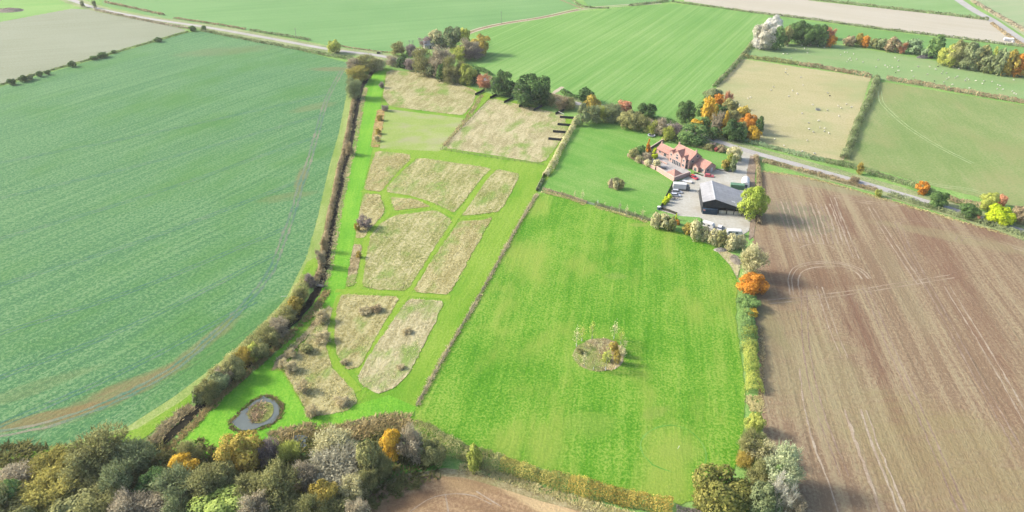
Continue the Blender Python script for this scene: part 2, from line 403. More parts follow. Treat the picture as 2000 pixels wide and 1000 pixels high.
def tree(cx, yt, yb, wpx, kind, col, label, group=None, name=None, cat='tree'):
    global tree_n; tree_n += 1
    x, y, r, a = solve(cx, yt, yb, wpx)
    fine = wpx > 34
    P = proto(kind, fine); me, tm = P[tree_n % len(P)]
    nm = name or {'d': 'broadleaf_tree', 'a': 'sparse_tree', 'b': 'bare_tree', 'c': 'upright_tree'}[kind]
    e = empty(nm, x, y, 0, rng.uniform(0, 6.28)); tag(e, label, cat, group)
    lo, hi = PAL[col]
    for m, n_, mt in ((me, 'crown', leaf_mat(lo, hi)), (tm, 'trunk', pale_bark if kind == 'b' else bark)):
        o = bpy.data.objects.new(n_, m); link(o, e); o.scale = (r, r, a)
        o.material_slots[0].link = 'OBJECT'; o.material_slots[0].material = mt
    return e
def tree_group(items, where, group, noun='tree', cat='tree', order='left', key=lambda t: t[0], name=None, wide=1.0):
    """items (cx, ytop, ybottom, width, kind, colour[, label]); labels count along the group"""
    it = sorted(items, key=key)
    for i, t in enumerate(it):
        lab = t[6] if len(t) > 6 else f"{LOOK[t[5]]} {noun}, {ORD[i]} from the {order} {where}"
        tree(t[0], t[1], t[2], t[3]*wide, t[4], t[5], lab, group, name, cat)
def hedge_mesh(path, width, height, leaf, dens=1.0, gaps=()):
    """leaf cards through a hedge-shaped body along a ground path (metres)"""
    c = catmull(path, 1.0); seg = np.linalg.norm(np.diff(c, axis=0), axis=1); L = seg.sum()
    N = int(L*(width+2*height)*1.5*dens/(leaf*leaf)); N = min(N, 60000)
    u = rng.random(N)*(len(c)-1.001); i = u.astype(int); f = (u-i)[:, None]
    p = c[i]*(1-f)+c[i+1]*f; d = c[i+1]-c[i]; d /= np.linalg.norm(d, axis=1)[:, None]+1e-9; nrm = np.stack([-d[:, 1], d[:, 0]], 1)
    ph = rng.uniform(0, 6.28, 6)
    s = u/len(c)*L
    hv = 1+0.10*np.sin(s*0.83+ph[0])+0.14*np.sin(s*0.29+ph[1]+1.3*np.sin(s*0.11))+0.08*np.sin(s*2.3+ph[2]); wv = 1+0.10*np.sin(s*0.7+ph[3])+0.12*np.sin(s*0.23+ph[4])
    th = rng.uniform(0, math.pi, N); rr = rng.uniform(0.75, 1.05, N)
    lx = np.cos(th)*rr*width/2*wv; lz = np.abs(np.sin(th))**0.7*rr*height*hv
    jag = rng.normal(size=N)*0.09*height
    X = p+nrm*lx[:, None]; V0 = np.stack([X[:, 0], X[:, 1], np.maximum(lz+jag, 0.05)], 1)
    Nn = np.stack([nrm[:, 0]*np.cos(th), nrm[:, 1]*np.cos(th), np.sin(th)+0.15], 1)+rng.normal(size=(N, 3))*0.5
    ct = 0.5+0.32*np.sin(s*0.33+ph[5])+0.25*np.sin(s*1.1+ph[2])
    tint = np.clip(0.6*ct+0.4*rng.random(N), 0, 1)
    V, F = cards(V0, Nn, leaf*rng.uniform(0.7, 1.4, N), 1.1); return V, F, tint
def hedge(px, width, height, col, label, group=None, name='hedge', cat='hedge', dens=1.0):
    path = GP(px); yy = np.mean([p[1] for p in px]); leaf = max(0.26, 1.5/(SC(yy)*0.512)*0.62)
    V, F, t = hedge_mesh(path, width, height, leaf, dens)
    return tag(mesh_np(name, V, F, leaf_mat(*PAL[col]), t), label, cat, group)
def tuft_mesh(poly, dens, h, wid, lean=1.3):
    poly = np.array(poly); mn = poly.min(0); mx = poly.max(0); A = (mx-mn).prod(); N = int(A*dens)
    p = rng.uniform(mn, mx, (N, 2)); p = p[inside(p, poly)]
    n = len(p); big = 0.5+0.5*np.sin(p[:, 0]*0.33+1.3*np.sin(p[:, 1]*0.21))*np.sin(p[:, 1]*0.27+np.sin(p[:, 0]*0.4))
    fine_ = 0.5+0.5*np.sin(p[:, 0]*1.7+2*np.sin(p[:, 1]*1.1))*np.sin(p[:, 1]*1.9)
    hh = h*(0.45+0.5*big+0.35*fine_)*rng.uniform(0.6, 1.3, n)
    m = 4; b = np.repeat(np.concatenate([p, np.zeros((n, 1))], 1), m, 0); b[:, :2] += rng.normal(size=(n*m, 2))*wid*0.5
    az = rng.uniform(0, 6.28, n*m); sp = lean*rng.uniform(0.6, 1.8, n*m)
    d = np.stack([np.cos(az)*sp, np.sin(az)*sp, np.ones(n*m)], 1); d *= (np.repeat(hh, m)/np.sqrt(1+0.5*sp*sp))[:, None]
    V, F = blades(b, d, np.full(n*m, wid)*rng.uniform(0.7, 1.4, n*m), 0.75)
    tint = np.clip(np.repeat(0.4*big+0.25*fine_-0.05+rng.random(n)*0.5, m)+rng.normal(size=n*m)*0.06, 0, 1)
    return V, F, tint
_sw = {}
def sward(lo, hi):
    k = (lo, hi)
    if k not in _sw:
        def md(a, b, f): return "%02x%02x%02x" % tuple(int(int(a[i:i+2], 16)*(1-f)+int(b[i:i+2], 16)*f) for i in (0, 2, 4))
        _sw[k] = field_mat("dry_sward", (md(lo, hi, 0.15), md(lo, hi, 0.66), md(lo, hi, 1.08)), pdir((960, 340), (700, 745)), 0.07, (0.07, 0.38), (0.55, 0.75, 0.5), 0.9, bump=1.0, alt="92b658", altw=0.85)
    return _sw[k]
def tufts(name, px, dens, h, wid, lo, hi, label, cat, world=False, smooth=3.0):
    poly = chaikin(px if world else GP(px))
    if name == 'long_grass': sheet('meadow_sward', poly, sward(lo, hi), 4, world=True, wob=0.15)
    V, F, t = tuft_mesh(poly, dens*0.75, h*0.8, wid)
    if len(F) == 0: return None
    return tag(mesh_np(name, V, F, leaf_mat(lo, hi, 'long_grass', 0.35), t), label, cat, kind='stuff')

# ------------------------------------------------------------------ ground and fields
def pdir(a, b):
    p = G(*a); q = G(*b); return math.atan2(q[1]-p[1], q[0]-p[0])
m_ground = field_mat("rough_grass", ("6f9a4c", "8db75e", "acc877"), pdir((700, 300), (640, 500)), 0.03, (0.02, 0.3), (0.5, 0.2, 0.35))
sheet('ground', [(-2500, -1200), (2500, -1200), (2500, 4000), (-2500, 4000)], m_ground, 0, world=True)

# crop field on the left, with bare patches along the headland
d_crop = pdir((72, 796), (470, 560))
m_crop = field_mat("leafy_crop", ("5c9878", "72ae83", "94c49e"), d_crop, 0.012, (0.006, 0.42), (0.3, 0.62, 0.8), 0.9,
    blobs=[("a89a80", (240, 765), 34, 8, pdir((60, 840), (400, 690)), 0.75), ("a59678", (90, 815), 30, 4.5, pdir((0, 835), (200, 790)), 0.8), ("a99c84", (400, 668), 30, 5, pdir((300, 740), (500, 590)), 0.5),
           ("a89d88", (588, 350), 26, 4.5, pdir((575, 400), (605, 290)), 0.6), ("a49a86", (655, 135), 30, 9, 0, 0.5), ("a09984", (440, 100), 60, 20, 0.3, 0.3), ("9aa07e", (560, 385), 20, 8, 0.4, 0.4), ("a3a083", (610, 210), 26, 10, 0.6, 0.35), ("98a27c", (60, 760), 30, 6, 0.6, 0.3)],
    bump=1.0, alt="63a55a", altw=0.6, lines=(23.0, 0.03, "4f8266", 0.5), warp=24.0)
sheet('crop_field', [(-700, 372), (-300, 256), (0, 170), (370, 63), (400, 62), (560, 92), (685, 124), (676, 190), (662, 260), (642, 330), (622, 420), (600, 500), (566, 584), (508, 655), (434, 720), (356, 783), (268, 838), (140, 872), (0, 888), (-500, 908)], m_crop, 1, wob=0.25)
m_rut = field_mat("crop_wheel_rut", ("4d7c62", "5f8d70", "86937a"), 0, 0.08, (0.2, 0.2), (0.8, 0.2, 0.4), 1.5)
m_soilrut = field_mat("bare_wheel_rut", ("57866a", "7b8f72", "a09a80"), 0, 0.05, (0.2, 0.2), (0.9, 0.2, 0.4), 1.5)
head = [(668, 138), (640, 190), (622, 250), (605, 310), (588, 360), (574, 410), (556, 460), (528, 530), (480, 592), (420, 652), (350, 712), (270, 760), (180, 800), (80, 832), (-60, 858)]
ribbon('crop_wheel_track', head, 1.0, m_soilrut, 2, 0.35, offs=(-1.0, 1.0))
def crop_line(a, b, sag):
    mx_, my_ = (a[0]+b[0])/2, (a[1]+b[1])/2+sag; ribbon('crop_wheel_track', [a, (mx_, my_), b], 0.55, m_rut, 2, 0.45, offs=(-0.95, 0.95))
for a, b, sg in (((-10, 835), (500, 588), 12), ((-10, 742), (535, 498), 14), ((-10, 655), (560, 445), 12), ((-10, 560), (590, 352), 10), ((-10, 470), (615, 268), 8), ((-10, 390), (628, 225), 6), ((-10, 320), (640, 185), 4)): crop_line(a, b, sg)

# upper left
m_stub = field_mat("pale_stubble", ("b3b38f", "c6c4a4", "d2d0b4"), pdir((0, 60), (300, 40)), 0.012, (0.004, 0.15), (0.4, 0.25, 0.3), 0.8)
sheet('stubble_field', [(-600, 210), (0, 43), (140, 17), (182, 19), (300, 42), (366, 59), (0, 164), (-600, 335)], m_stub, 1, wob=0.4)
m_lime = field_mat("bright_pasture", ("8fc66a", "a5d47c", "b9dd8c"), 0.2, 0.01, (0.004, 0.1), (0.5, 0.25, 0.25), 0.8)
sheet('pasture', [(-700, 235), (0, 42), (140, 15), (120, -10), (0, -60), (-700, -60)], m_lime, 1)
m_top = field_mat("green_crop_far", ("86b978", "98c786", "a9d393"), pdir((200, 60), (900, 10)), 0.007, (0.003, 0.12), (0.5, 0.3, 0.25), 0.8)
sheet('crop_field', [(190, -120), (200, 10), (300, 32), (420, 50), (560, 72), (660, 92), (740, 102), (800, 96), (900, 70), (930, 55), (1060, 32), (1135, 12), (1100, -10), (1000, -120)], m_top, 1, wob=0.4)
sheet('crop_field', [(1110, -30), (1150, 12), (1220, 10), (1310, 2), (1400, -30)], m_top, 1)
d_f2 = pdir((1075, 180), (1300, 37))
m_f2 = field_mat("striped_green_crop", ("76b45a", "8dc46c", "a8d385"), d_f2, 0.01, (0.002, 0.2), (0.35, 0.6, 0.2), 0.8, lines=(21, 0.05, "6aa552", 0.5))
sheet('crop_field', [(930, 66), (985, 48), (1060, 38), (1130, 24), (1310, 7), (1400, 15), (1492, 28), (1480, 62), (1440, 112), (1400, 165), (1345, 220), (1315, 236), (1250, 222), (1150, 192), (1090, 176), (1040, 160), (900, 128), (905, 100), (945, 90)], m_f2, 1, wob=0.3)
m_cream = field_mat("cream_stubble", ("d3c9aa", "ded6ba", "e8e0c8"), pdir((1500, 20), (1900, 75)), 0.01, (0.003, 0.12), (0.35, 0.3, 0.2), 0.8)
sheet('stubble_field', [(1335, 2), (1360, -40), (1500, -40), (1580, 1), (1930, 39), (1962, 62), (2010, 92), (1990, 90), (1700, 53), (1492, 27)], m_cream, 1, wob=0.4)
m_far2 = field_mat("far_pasture", ("9fc786", "add293", "bcd9a2"), 0.3, 0.01, (0.004, 0.1), (0.5, 0.4, 0.2), 0.8)
sheet('pasture', [(1590, -2), (1930, 36), (1866, -4), (1840, -40), (1560, -40)], m_far2, 1)
m_far3 = field_mat("far_pale_crop", ("b3cd9c", "c2d6ad", "d6d8ba"), 0.3, 0.008, (0.004, 0.1), (0.8, 0.4, 0.2), 0.8)
sheet('crop_field', [(1885, -4), (2010, 76), (2400, 260), (2400, -40), (1850, -40)], m_far3, 1)
m_strip = field_mat("strip_pasture", ("86b96c", "97c67a", "a9cf8a"), 0.2, 0.02, (0.004, 0.1), (0.5, 0.25, 0.25), 0.8)
sheet('pasture', [(1500, 32), (1700, 57), (1990, 93), (2500, 160), (2500, 290), (2000, 140), (1820, 110), (1640, 85), (1500, 80)], m_strip, 1)
m_sheep = field_mat("grazed_pasture", ("8fb873", "a1c582", "b5ca90"), -0.4, 0.02, (0.02, 0.12), (0.6, 0.2, 0.35), 1.0, alt="b6bf8c", altw=0.5)
sheet('pasture', [(1450, 106), (1470, 88), (1500, 84), (1640, 88), (1820, 118), (2000, 150), (2500, 250), (2500, 310), (2000, 200), (1720, 156), (1700, 152)], m_sheep, 2)
m_pale = field_mat("dry_pasture", ("b2b47c", "c2c18d", "cfca9c"), -0.3, 0.02, (0.02, 0.15), (0.5, 0.2, 0.45), 1.0, alt="a5b87a", altw=0.6)
sheet('dry_pasture', [(1448, 115), (1702, 152), (1696, 165), (1648, 314), (1560, 304), (1480, 283), (1400, 250), (1380, 195), (1405, 165)], m_pale, 2, wob=0.3)
m_f7 = field_mat("right_pasture", ("7fb35c", "93c26c", "aacd80"), pdir((1730, 190), (1800, 260)), 0.02, (0.02, 0.15), (0.6, 0.25, 0.4), 1.0, alt="a9c078", altw=0.5)
sheet('pasture', [(1712, 158), (2000, 206), (2500, 290), (2500, 520), (2010, 412), (1950, 395), (1800, 358), (1650, 314), (1690, 220)], m_f7, 2, wob=0.3)
m_rutg = field_mat("grass_wheel_rut", ("98b472", "b2c48a", "c0cc98"), 0, 0.1, (0.2, 0.2), (0.6, 0.2, 0.3), 1.0)
ribbon('wheel_track', [(1718, 178), (1722, 200), (1742, 222), (1775, 250), (1830, 285), (1900, 320)], 0.5, m_rutg, 3, 0.4, offs=(-1, 1))
ribbon('wheel_track', [(1960, 395), (1900, 372), (1840, 364), (1790, 352)], 0.5, m_rutg, 3, 0.4, offs=(-1, 1))

# the brown field on the right
d_br = pdir((1675, 629), (1773, 860))
m_brown = field_mat("harvested_soil", ("a38a74", "b49c84", "c2b093"), d_br, 0.016, (0.008, 0.3), (0.5, 1.2, 0.6), 1.0,
    blobs=[("8e6a5c", (1680, 640), 40, 7, d_br, 0.7), ("966f60", (1820, 470), 60, 12, d_br, 0.55), ("95725f", (1600, 545), 34, 16, 0.1, 0.5), ("936e5e", (1770, 840), 30, 6, d_br, 0.5), ("966e60", (1920, 430), 50, 14, d_br, 0.4), ("8d6558", (1640, 420), 34, 9, d_br, 0.55), ("947060", (1900, 620), 60, 9, d_br, 0.45),
           ("8f927a", (1560, 425), 20, 26, 0.2, 0.6), ("b3ab84", (1560, 700), 30, 60, 0.1, 0.45), ("b3a77c", (1850, 900), 40, 40, 0, 0.5), ("b5a98a", (1760, 560), 60, 8, d_br, 0.4), ("a5a078", (1500, 620), 30, 6, -1.55, 0.5), ("b2b08a", (1660, 372), 60, 8, -0.5, 0.6), ("b8ae8a", (1900, 470), 60, 9, -0.45, 0.5)],
    bump=1.0, alt="a27e6a", altw=0.45, lines=(19.0, 0.05, "8d7a66", 0.5))
sheet('harvested_field', [(1482, 336), (1560, 342), (1640, 362), (1760, 397), (1880, 432), (2010, 468), (2700, 650), (2700, 1300), (1620, 1300), (1530, 1000), (1508, 900), (1486, 820), (1482, 720), (1474, 640), (1472, 480), (1474, 400)], m_brown, 1, wob=0.5)
m_straw = field_mat("pale_straw_trail", ("a8937c", "b7a48c", "c6b79f"), 0, 0.12, (0.2, 0.2), (0.9, 0.2, 0.4), 1.2)
m_dsoil = field_mat("dark_soil_rut", ("8f7866", "a18c78", "b5a18a"), 0, 0.12, (0.2, 0.2), (0.9, 0.2, 0.4), 1.2)
for pts, wd, m, of in (
    ([(1562, 720), (1570, 790), (1590, 870), (1620, 950), (1640, 1010)], 0.55, m_straw, (0,)), ([(1650, 800), (1680, 890), (1720, 1000)], 0.8, m_straw, (0,)), ([(1680, 800), (1700, 860), (1740, 960), (1760, 1010)], 0.6, m_straw, (0, 1.6)),
    ([(1556, 578), (1553, 545), (1565, 526), (1600, 518), (1640, 518), (1672, 528), (1690, 545)], 0.5, m_straw, (-1.1, 1.1, 2.3)), ([(1500, 590), (1580, 582), (1660, 572), (1760, 556), (1860, 540)], 0.4, m_straw, (-1, 1)),
    ([(1562, 484), (1580, 478), (1605, 476), (1630, 486)], 0.8, m_straw, (0,)), ([(1625, 385), (1632, 405), (1650, 450), (1672, 505)], 0.5, m_straw, (-1, 1)), ([(1625, 385), (1640, 384), (1690, 395), (1760, 400)], 0.4, m_straw, (-1, 1)),
    ([(1540, 361), (1570, 368), (1590, 372)], 0.5, m_straw, (-1.2, 1.2)), ([(1950, 472), (1985, 484), (2010, 492)], 0.5, m_straw, (-1, 1)), ([(1758, 445), (1752, 436), (1765, 430), (1790, 430), (1840, 442), (1900, 452)], 0.4, m_dsoil, (-1, 1)),
    ([(1758, 445), (1775, 490), (1830, 590), (1900, 720), (1990, 880)], 0.5, m_dsoil, (-1, 1)), ([(1872, 470), (1875, 463), (1895, 462), (1920, 470)], 0.4, m_dsoil, (-1, 1)), ([(1700, 405), (1740, 470), (1800, 560)], 0.5, m_straw, (-1, 1)),
    ([(1600, 560), (1625, 640), (1650, 700)], 0.4, m_straw, (-1, 1)), ([(1690, 560), (1740, 680), (1820, 860), (1880, 1000)], 0.5, m_dsoil, (-1, 1)), ([(1570, 560), (1575, 680), (1600, 800), (1650, 930)], 0.4, m_dsoil, (-1, 1)), ([(1850, 560), (1930, 690), (2010, 830)], 0.5, m_straw, (-1, 1))):
    ribbon('soil_track', pts, wd*0.75, m, 2, 0.8, offs=of)
# weedy stubble rows near the corner
for k in range(13):
    x = 1520+k*9.5; ribbon('stubble_row', [(x-4, 392+k*0.6), (x+8, 430), (x+22, 472+k*0.6)], 0.55, m_straw if k % 3 else m_dsoil, 2, 0.6)

# bottom brown field
m_brown2 = field_mat("bare_soil", ("8b7663", "9d8872", "b5a288"), pdir((830, 940), (1000, 985)), 0.05, (0.02, 0.3), (0.6, 0.5, 0.45), 1.3, blobs=[("c0ae90", (900, 925), 26, 3, -0.2, 0.8), ("ccbd9c", (1060, 985), 26, 3.5, -0.5, 0.8), ("75604f", (800, 980), 12, 5, 0.3, 0.7)], bump=1.0, alt="a99877", altw=0.5)
sheet('harvested_field', [(670, 1010), (705, 972), (745, 946), (790, 930), (840, 926), (900, 928), (960, 944), (1060, 976), (1160, 1003), (1280, 1040), (1300, 1200), (560, 1200)], m_brown2, 1, wob=0.3)
for pts in ([(800, 1000), (850, 970), (910, 965), (960, 985)], [(868, 965), (876, 1000)], [(930, 960), (980, 990)]): ribbon('soil_track', pts, 0.3, m_straw, 2, 0.8)

# the big lawn-like paddock, the house paddock, garden lawns
d_g = pdir((1100, 500), (1000, 800)); d_g2 = pdir((1400, 560), (1430, 840))
m_big = field_mat("mown_paddock", ("54a226", "79bd40", "a6d266"), d_g2, 0.035, (0.01, 0.2), (0.55, 0.4, 0.5), 1.4, blobs=[("a3c866", (1330, 880), 10, 8, 0, 0.6), ("9dbb66", (1280, 805), 8, 4, 0.5, 0.5), ("9fbe6e", (1200, 540), 8, 4, 0, 0.4), ("aebf77", (1250, 440), 7, 3, 0, 0.5), ("a3c867", (1150, 830), 14, 9, 0, 0.4), ("9fca62", (1130, 700), 9, 14, 0, 0.35)], bump=0.7, alt="aacb66", altw=0.7)
sheet('paddock', [(1050, 376), (1110, 388), (1260, 430), (1330, 455), (1395, 482), (1425, 515), (1440, 550), (1437, 620), (1448, 700), (1456, 770), (1452, 840), (1437, 910), (1420, 960), (1330, 985), (1180, 945), (1050, 912), (900, 880), (830, 850), (806, 822), (812, 795)], m_big, 2, wob=0.15)
m_ring = field_mat("trodden_grass", ("5f9c38", "72ac44", "90bc5c"), 0, 0.1, (0.2, 0.2), (0.7, 0.2, 0.4), 1.2)
ribbon('trodden_ring', [(1250, 872), (1258, 852), (1282, 836), (1312, 831), (1342, 840), (1366, 858), (1379, 884), (1376, 908), (1352, 920)], 0.3, m_ring, 3, 0.7)
ribbon('trodden_ring', [(1250, 872), (1256, 890), (1275, 908), (1310, 922)], 0.45, m_ring, 3, 0.8)
m_hp = field_mat("house_paddock", ("57ae2e", "6cbd3c", "8cca54"), pdir((1100, 330), (1250, 380)), 0.03, (0.02, 0.14), (0.5, 0.3, 0.35), 1.4, bump=0.5)
sheet('paddock', [(1062, 368), (1085, 330), (1128, 238), (1190, 242), (1250, 254), (1300, 268), (1290, 285), (1226, 306), (1280, 333), (1316, 356), (1288, 412), (1250, 424), (1150, 393)], m_hp, 2)
m_lawn = field_mat("garden_lawn", ("5fb534", "72c244", "8ccc58"), 0.2, 0.05, (0.1, 0.1), (0.4, 0.1, 0.4), 1.5, bump=0.4)
sheet('lawn', [(1298, 280), (1310, 272), (1345, 274), (1400, 292), (1430, 303), (1425, 318), (1405, 336), (1385, 350), (1300, 320)], m_lawn, 2)
sheet('lawn', [(1322, 422), (1366, 425), (1385, 438), (1360, 460), (1320, 452)], m_lawn, 3)

# mown meadow with its paths
m_mown = field_mat("mown_meadow", ("8abd48", "a0ca58", "b6d574"), pdir((960, 340), (700, 745)), 0.03, (0.02, 0.2), (0.5, 0.3, 0.4), 1.1, bump=0.8, alt="7cbc3e", altw=0.75)
sheet('mown_meadow', [(742, 132), (860, 150), (940, 178), (1060, 212), (1128, 236), (1085, 330), (1048, 378), (812, 795), (806, 822), (745, 822), (690, 836), (600, 850), (560, 870), (430, 900), (380, 900), (330, 885), (420, 790), (540, 690), (606, 598), (640, 540), (672, 400), (706, 240)], m_mown, 1)
m_mdark = field_mat("mown_ride", ("62ab3c", "75ba48", "8dc75a"), pdir((740, 140), (640, 540)), 0.05, (0.02, 0.25), (0.5, 0.3, 0.4), 1.3, bump=0.6)
sheet('mown_ride', [(733, 128), (752, 138), (742, 210), (728, 290), (708, 374), (692, 468), (674, 562), (655, 605), (640, 595), (590, 640), (525, 725), (550, 725), (600, 810), (700, 790), (760, 772), (812, 795), (806, 818), (745, 815), (690, 830), (600, 845), (430, 900), (330, 885), (420, 790), (540, 690), (606, 600), (632, 540), (655, 440), (676, 350), (694, 260), (715, 170)], m_mdark, 2)
m_limel = field_mat("lime_lawn", ("98c94e", "aad45e", "bcd97a"), 0.1, 0.04, (0.05, 0.1), (0.6, 0.2, 0.4), 1.3, bump=0.5, alt="bcc888", altw=0.6)
sheet('mown_lawn', [(748, 212), (905, 231), (882, 282), (856, 296), (742, 290)], m_limel, 2)
m_mpath = field_mat("mown_path", ("93c24a", "a6cc58", "b4d36e"), pdir((960, 340), (700, 745)), 0.05, (0.05, 0.3), (0.5, 0.3, 0.4), 1.3, bump=0.5)
for pts, wd in (([(965, 330), (945, 352), (915, 395), (890, 428), (840, 500), (795, 574), (745, 650), (700, 730)], 2.6), ([(808, 308), (780, 335), (752, 370), (758, 400), (760, 416), (745, 432), (728, 448), (716, 475), (708, 530), (700, 565), (664, 580), (650, 640), (645, 680), (655, 710), (700, 765)], 2.6), ([(705, 374), (750, 378), (810, 385), (845, 402), (890, 424), (925, 426), (968, 418)], 1.8), ([(762, 416), (800, 411), (845, 404)], 1.7), ([(655, 568), (740, 571), (798, 576), (880, 581)], 2.2)):
    ribbon('mown_path', pts, wd, m_mpath, 3, 0.06)
m_margin = field_mat("grass_margin", ("93b660", "a6c46c", "bcd086"), pdir((680, 180), (600, 560)), 0.05, (0.02, 0.3), (0.5, 0.3, 0.4), 1.2, bump=0.7, alt="86b04c", altw=0.7)
sheet('grass_margin', [(690, 150), (676, 190), (662, 260), (642, 330), (622, 420), (600, 500), (560, 580), (500, 650), (420, 715), (340, 775), (250, 833), (130, 868), (-60, 890), (-60, 925), (140, 900), (270, 860), (350, 800), (430, 735), (520, 665), (590, 580), (628, 500), (650, 420), (672, 330), (690, 240), (708, 170)], m_margin, 2)
sheet('grass_margin', [(640, 500), (612, 505), (600, 512), (566, 584), (508, 655), (434, 720), (356, 783), (268, 838), (140, 872), (-60, 900), (-60, 930), (140, 905), (270, 865), (350, 805), (430, 740), (520, 668), (590, 585), (626, 520)], m_mown, 3)
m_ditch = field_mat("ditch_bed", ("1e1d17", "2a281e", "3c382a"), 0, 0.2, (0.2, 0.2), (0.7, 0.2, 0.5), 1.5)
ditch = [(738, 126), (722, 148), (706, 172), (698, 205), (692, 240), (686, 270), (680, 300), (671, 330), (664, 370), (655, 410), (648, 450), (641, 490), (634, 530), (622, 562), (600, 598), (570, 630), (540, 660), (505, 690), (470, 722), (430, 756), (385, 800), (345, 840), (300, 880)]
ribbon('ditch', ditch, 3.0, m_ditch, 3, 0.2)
m_verge = field_mat("dry_verge", ("97895f", "b3a679", "c9bd92"), 0, 0.1, (0.1, 0.1), (0.7, 0.2, 0.5), 1.5, bump=0.8, alt="8f9a5c", altw=0.6)
sheet('verge', [(660, 1000), (700, 965), (745, 938), (790, 915), (850, 912), (930, 922), (1000, 945), (1150, 990), (1300, 1030), (1280, 1045), (1160, 1006), (1060, 980), (960, 948), (900, 932), (840, 930), (790, 934), (745, 950), (700, 985)], m_verge, 2)
m_vgreen = field_mat("green_verge", ("5c9a36", "72ac44", "93ba5c"), 0, 0.1, (0.1, 0.1), (0.6, 0.2, 0.5), 1.5, bump=0.8)
sheet('verge', [(640, 1030), (690, 975), (735, 930), (780, 908), (830, 905), (880, 912), (840, 920), (790, 926), (745, 944), (705, 972), (672, 1010)], m_vgreen, 3)

# lane, road, tracks
m_road = field_mat("worn_asphalt", ("bdb8b0", "cdc9c2", "dad7d0"), 0, 0.05, (0.1, 0.1), (0.5, 0.1, 0.3), 1.0, bump=0.15)
m_vlane = field_mat("lane_verge", ("83955f", "9fac74", "b9bc8c"), 0, 0.06, (0.1, 0.1), (0.7, 0.2, 0.5), 1.2, bump=0.8)
lane = [(60, -22), (130, -2), (200, 19), (300, 38), (400, 53), (520, 74), (640, 96), (740, 109), (810, 124), (880, 138), (960, 160), (1040, 182), (1130, 203), (1210, 222), (1300, 245), (1370, 266), (1450, 292), (1560, 323), (1650, 348), (1740, 374), (1830, 401), (1920, 429), (2010, 456), (2300, 545)]
ribbon('verge', lane, 15, m_vlane, 3, 0.08, 6)
ribbon('road', lane, 4.6, m_road, 4, 0.015, 4)
m_track = field_mat("farm_track", ("c2b496", "d2c6aa", "ded4ba"), 0, 0.1, (0.1, 0.1), (0.6, 0.1, 0.3), 1.0)
ribbon('farm_track', [(905, 68), (940, 56), (985, 46), (1060, 34), (1130, 19), (1200, 12), (1290, 6)], 1.6, m_track, 3, 0.15, 4, offs=(-2.6, 2.6))
m_trackmid = field_mat("track_centre", ("8a7558", "a18c6c", "b7a684"), 0, 0.1, (0.1, 0.1), (0.6, 0.1, 0.4), 1.0)
ribbon('farm_track', [(905, 68), (940, 56), (985, 46), (1060, 34), (1130, 19)], 3.4, m_trackmid, 2, 0.15, 4)
ribbon('farm_track', [(1060, -14), (1100, 2), (1128, 13), (1140, 18)], 2.2, m_trackmid, 3, 0.2, 4)
ribbon('road', [(1830, -28), (1870, -1), (1905, 22), (1935, 38), (1965, 58), (2010, 86), (2200, 180)], 8, m_road, 3, 0.02, 4)
ribbon('farm_track', [(1070, 190), (1088, 178), (1100, 170)], 3, m_track, 3, 0.3)
ribbon('lane_branch', [(100, -22), (150, 3), (178, 14)], 4, m_road, 5, 0.05)

# yard and drive
m_yard = field_mat("concrete_yard", ("cdc4b4", "d9d2c4", "e4dfd4"), 0, 0.08, (0.1, 0.1), (0.7, 0.1, 0.35), 0.8, bump=0.2, alt="c5b7a0", altw=0.5)
sheet('yard', [(1452, 296), (1473, 302), (1468, 318), (1458, 332), (1462, 345), (1466, 380), (1468, 430), (1462, 452), (1440, 466), (1392, 462), (1374, 446), (1362, 428), (1322, 421), (1288, 411), (1300, 392), (1320, 358), (1330, 352), (1352, 342), (1400, 330), (1428, 332), (1440, 318)], m_yard, 3)
m_patio = field_mat("paved_patio", ("b5b0aa", "c9c4be", "d8d4ce"), 0, 0.2, (0.3, 0.3), (0.6, 0.1, 0.4), 1.5)
sheet('patio', [(1275, 304), (1290, 300), (1306, 312), (1338, 328), (1350, 338), (1318, 352), (1282, 332), (1272, 322)], m_patio, 4)
m_bed = field_mat("flower_bed", ("6e6a4a", "86805c", "a09a74"), 0, 0.3, (0.3, 0.3), (0.6, 0.1, 0.5), 1.5)
sheet('garden_bed', [(1228, 306), (1250, 294), (1285, 292), (1296, 304), (1276, 322), (1268, 326)], m_bed, 3)
m_strip2 = field_mat("bare_earth_strip", ("94816c", "a8957e", "baa992"), 0, 0.1, (0.3, 0.3), (0.6, 0.1, 0.5), 1.5)
sheet('earth_strip', [(1465, 304), (1478, 306), (1474, 350), (1478, 420), (1472, 462), (1462, 470), (1466, 420), (1464, 360), (1458, 340)], m_strip2, 4)
m_rough = field_mat("rough_corner", ("94a06a", "b2b084", "cbc3a4"), 0, 0.2, (0.3, 0.3), (0.6, 0.1, 0.5), 1.5, bump=0.8)
sheet('rough_ground', [(1395, 486), (1412, 488), (1438, 500), (1446, 520), (1440, 545), (1425, 518)], m_rough, 4)

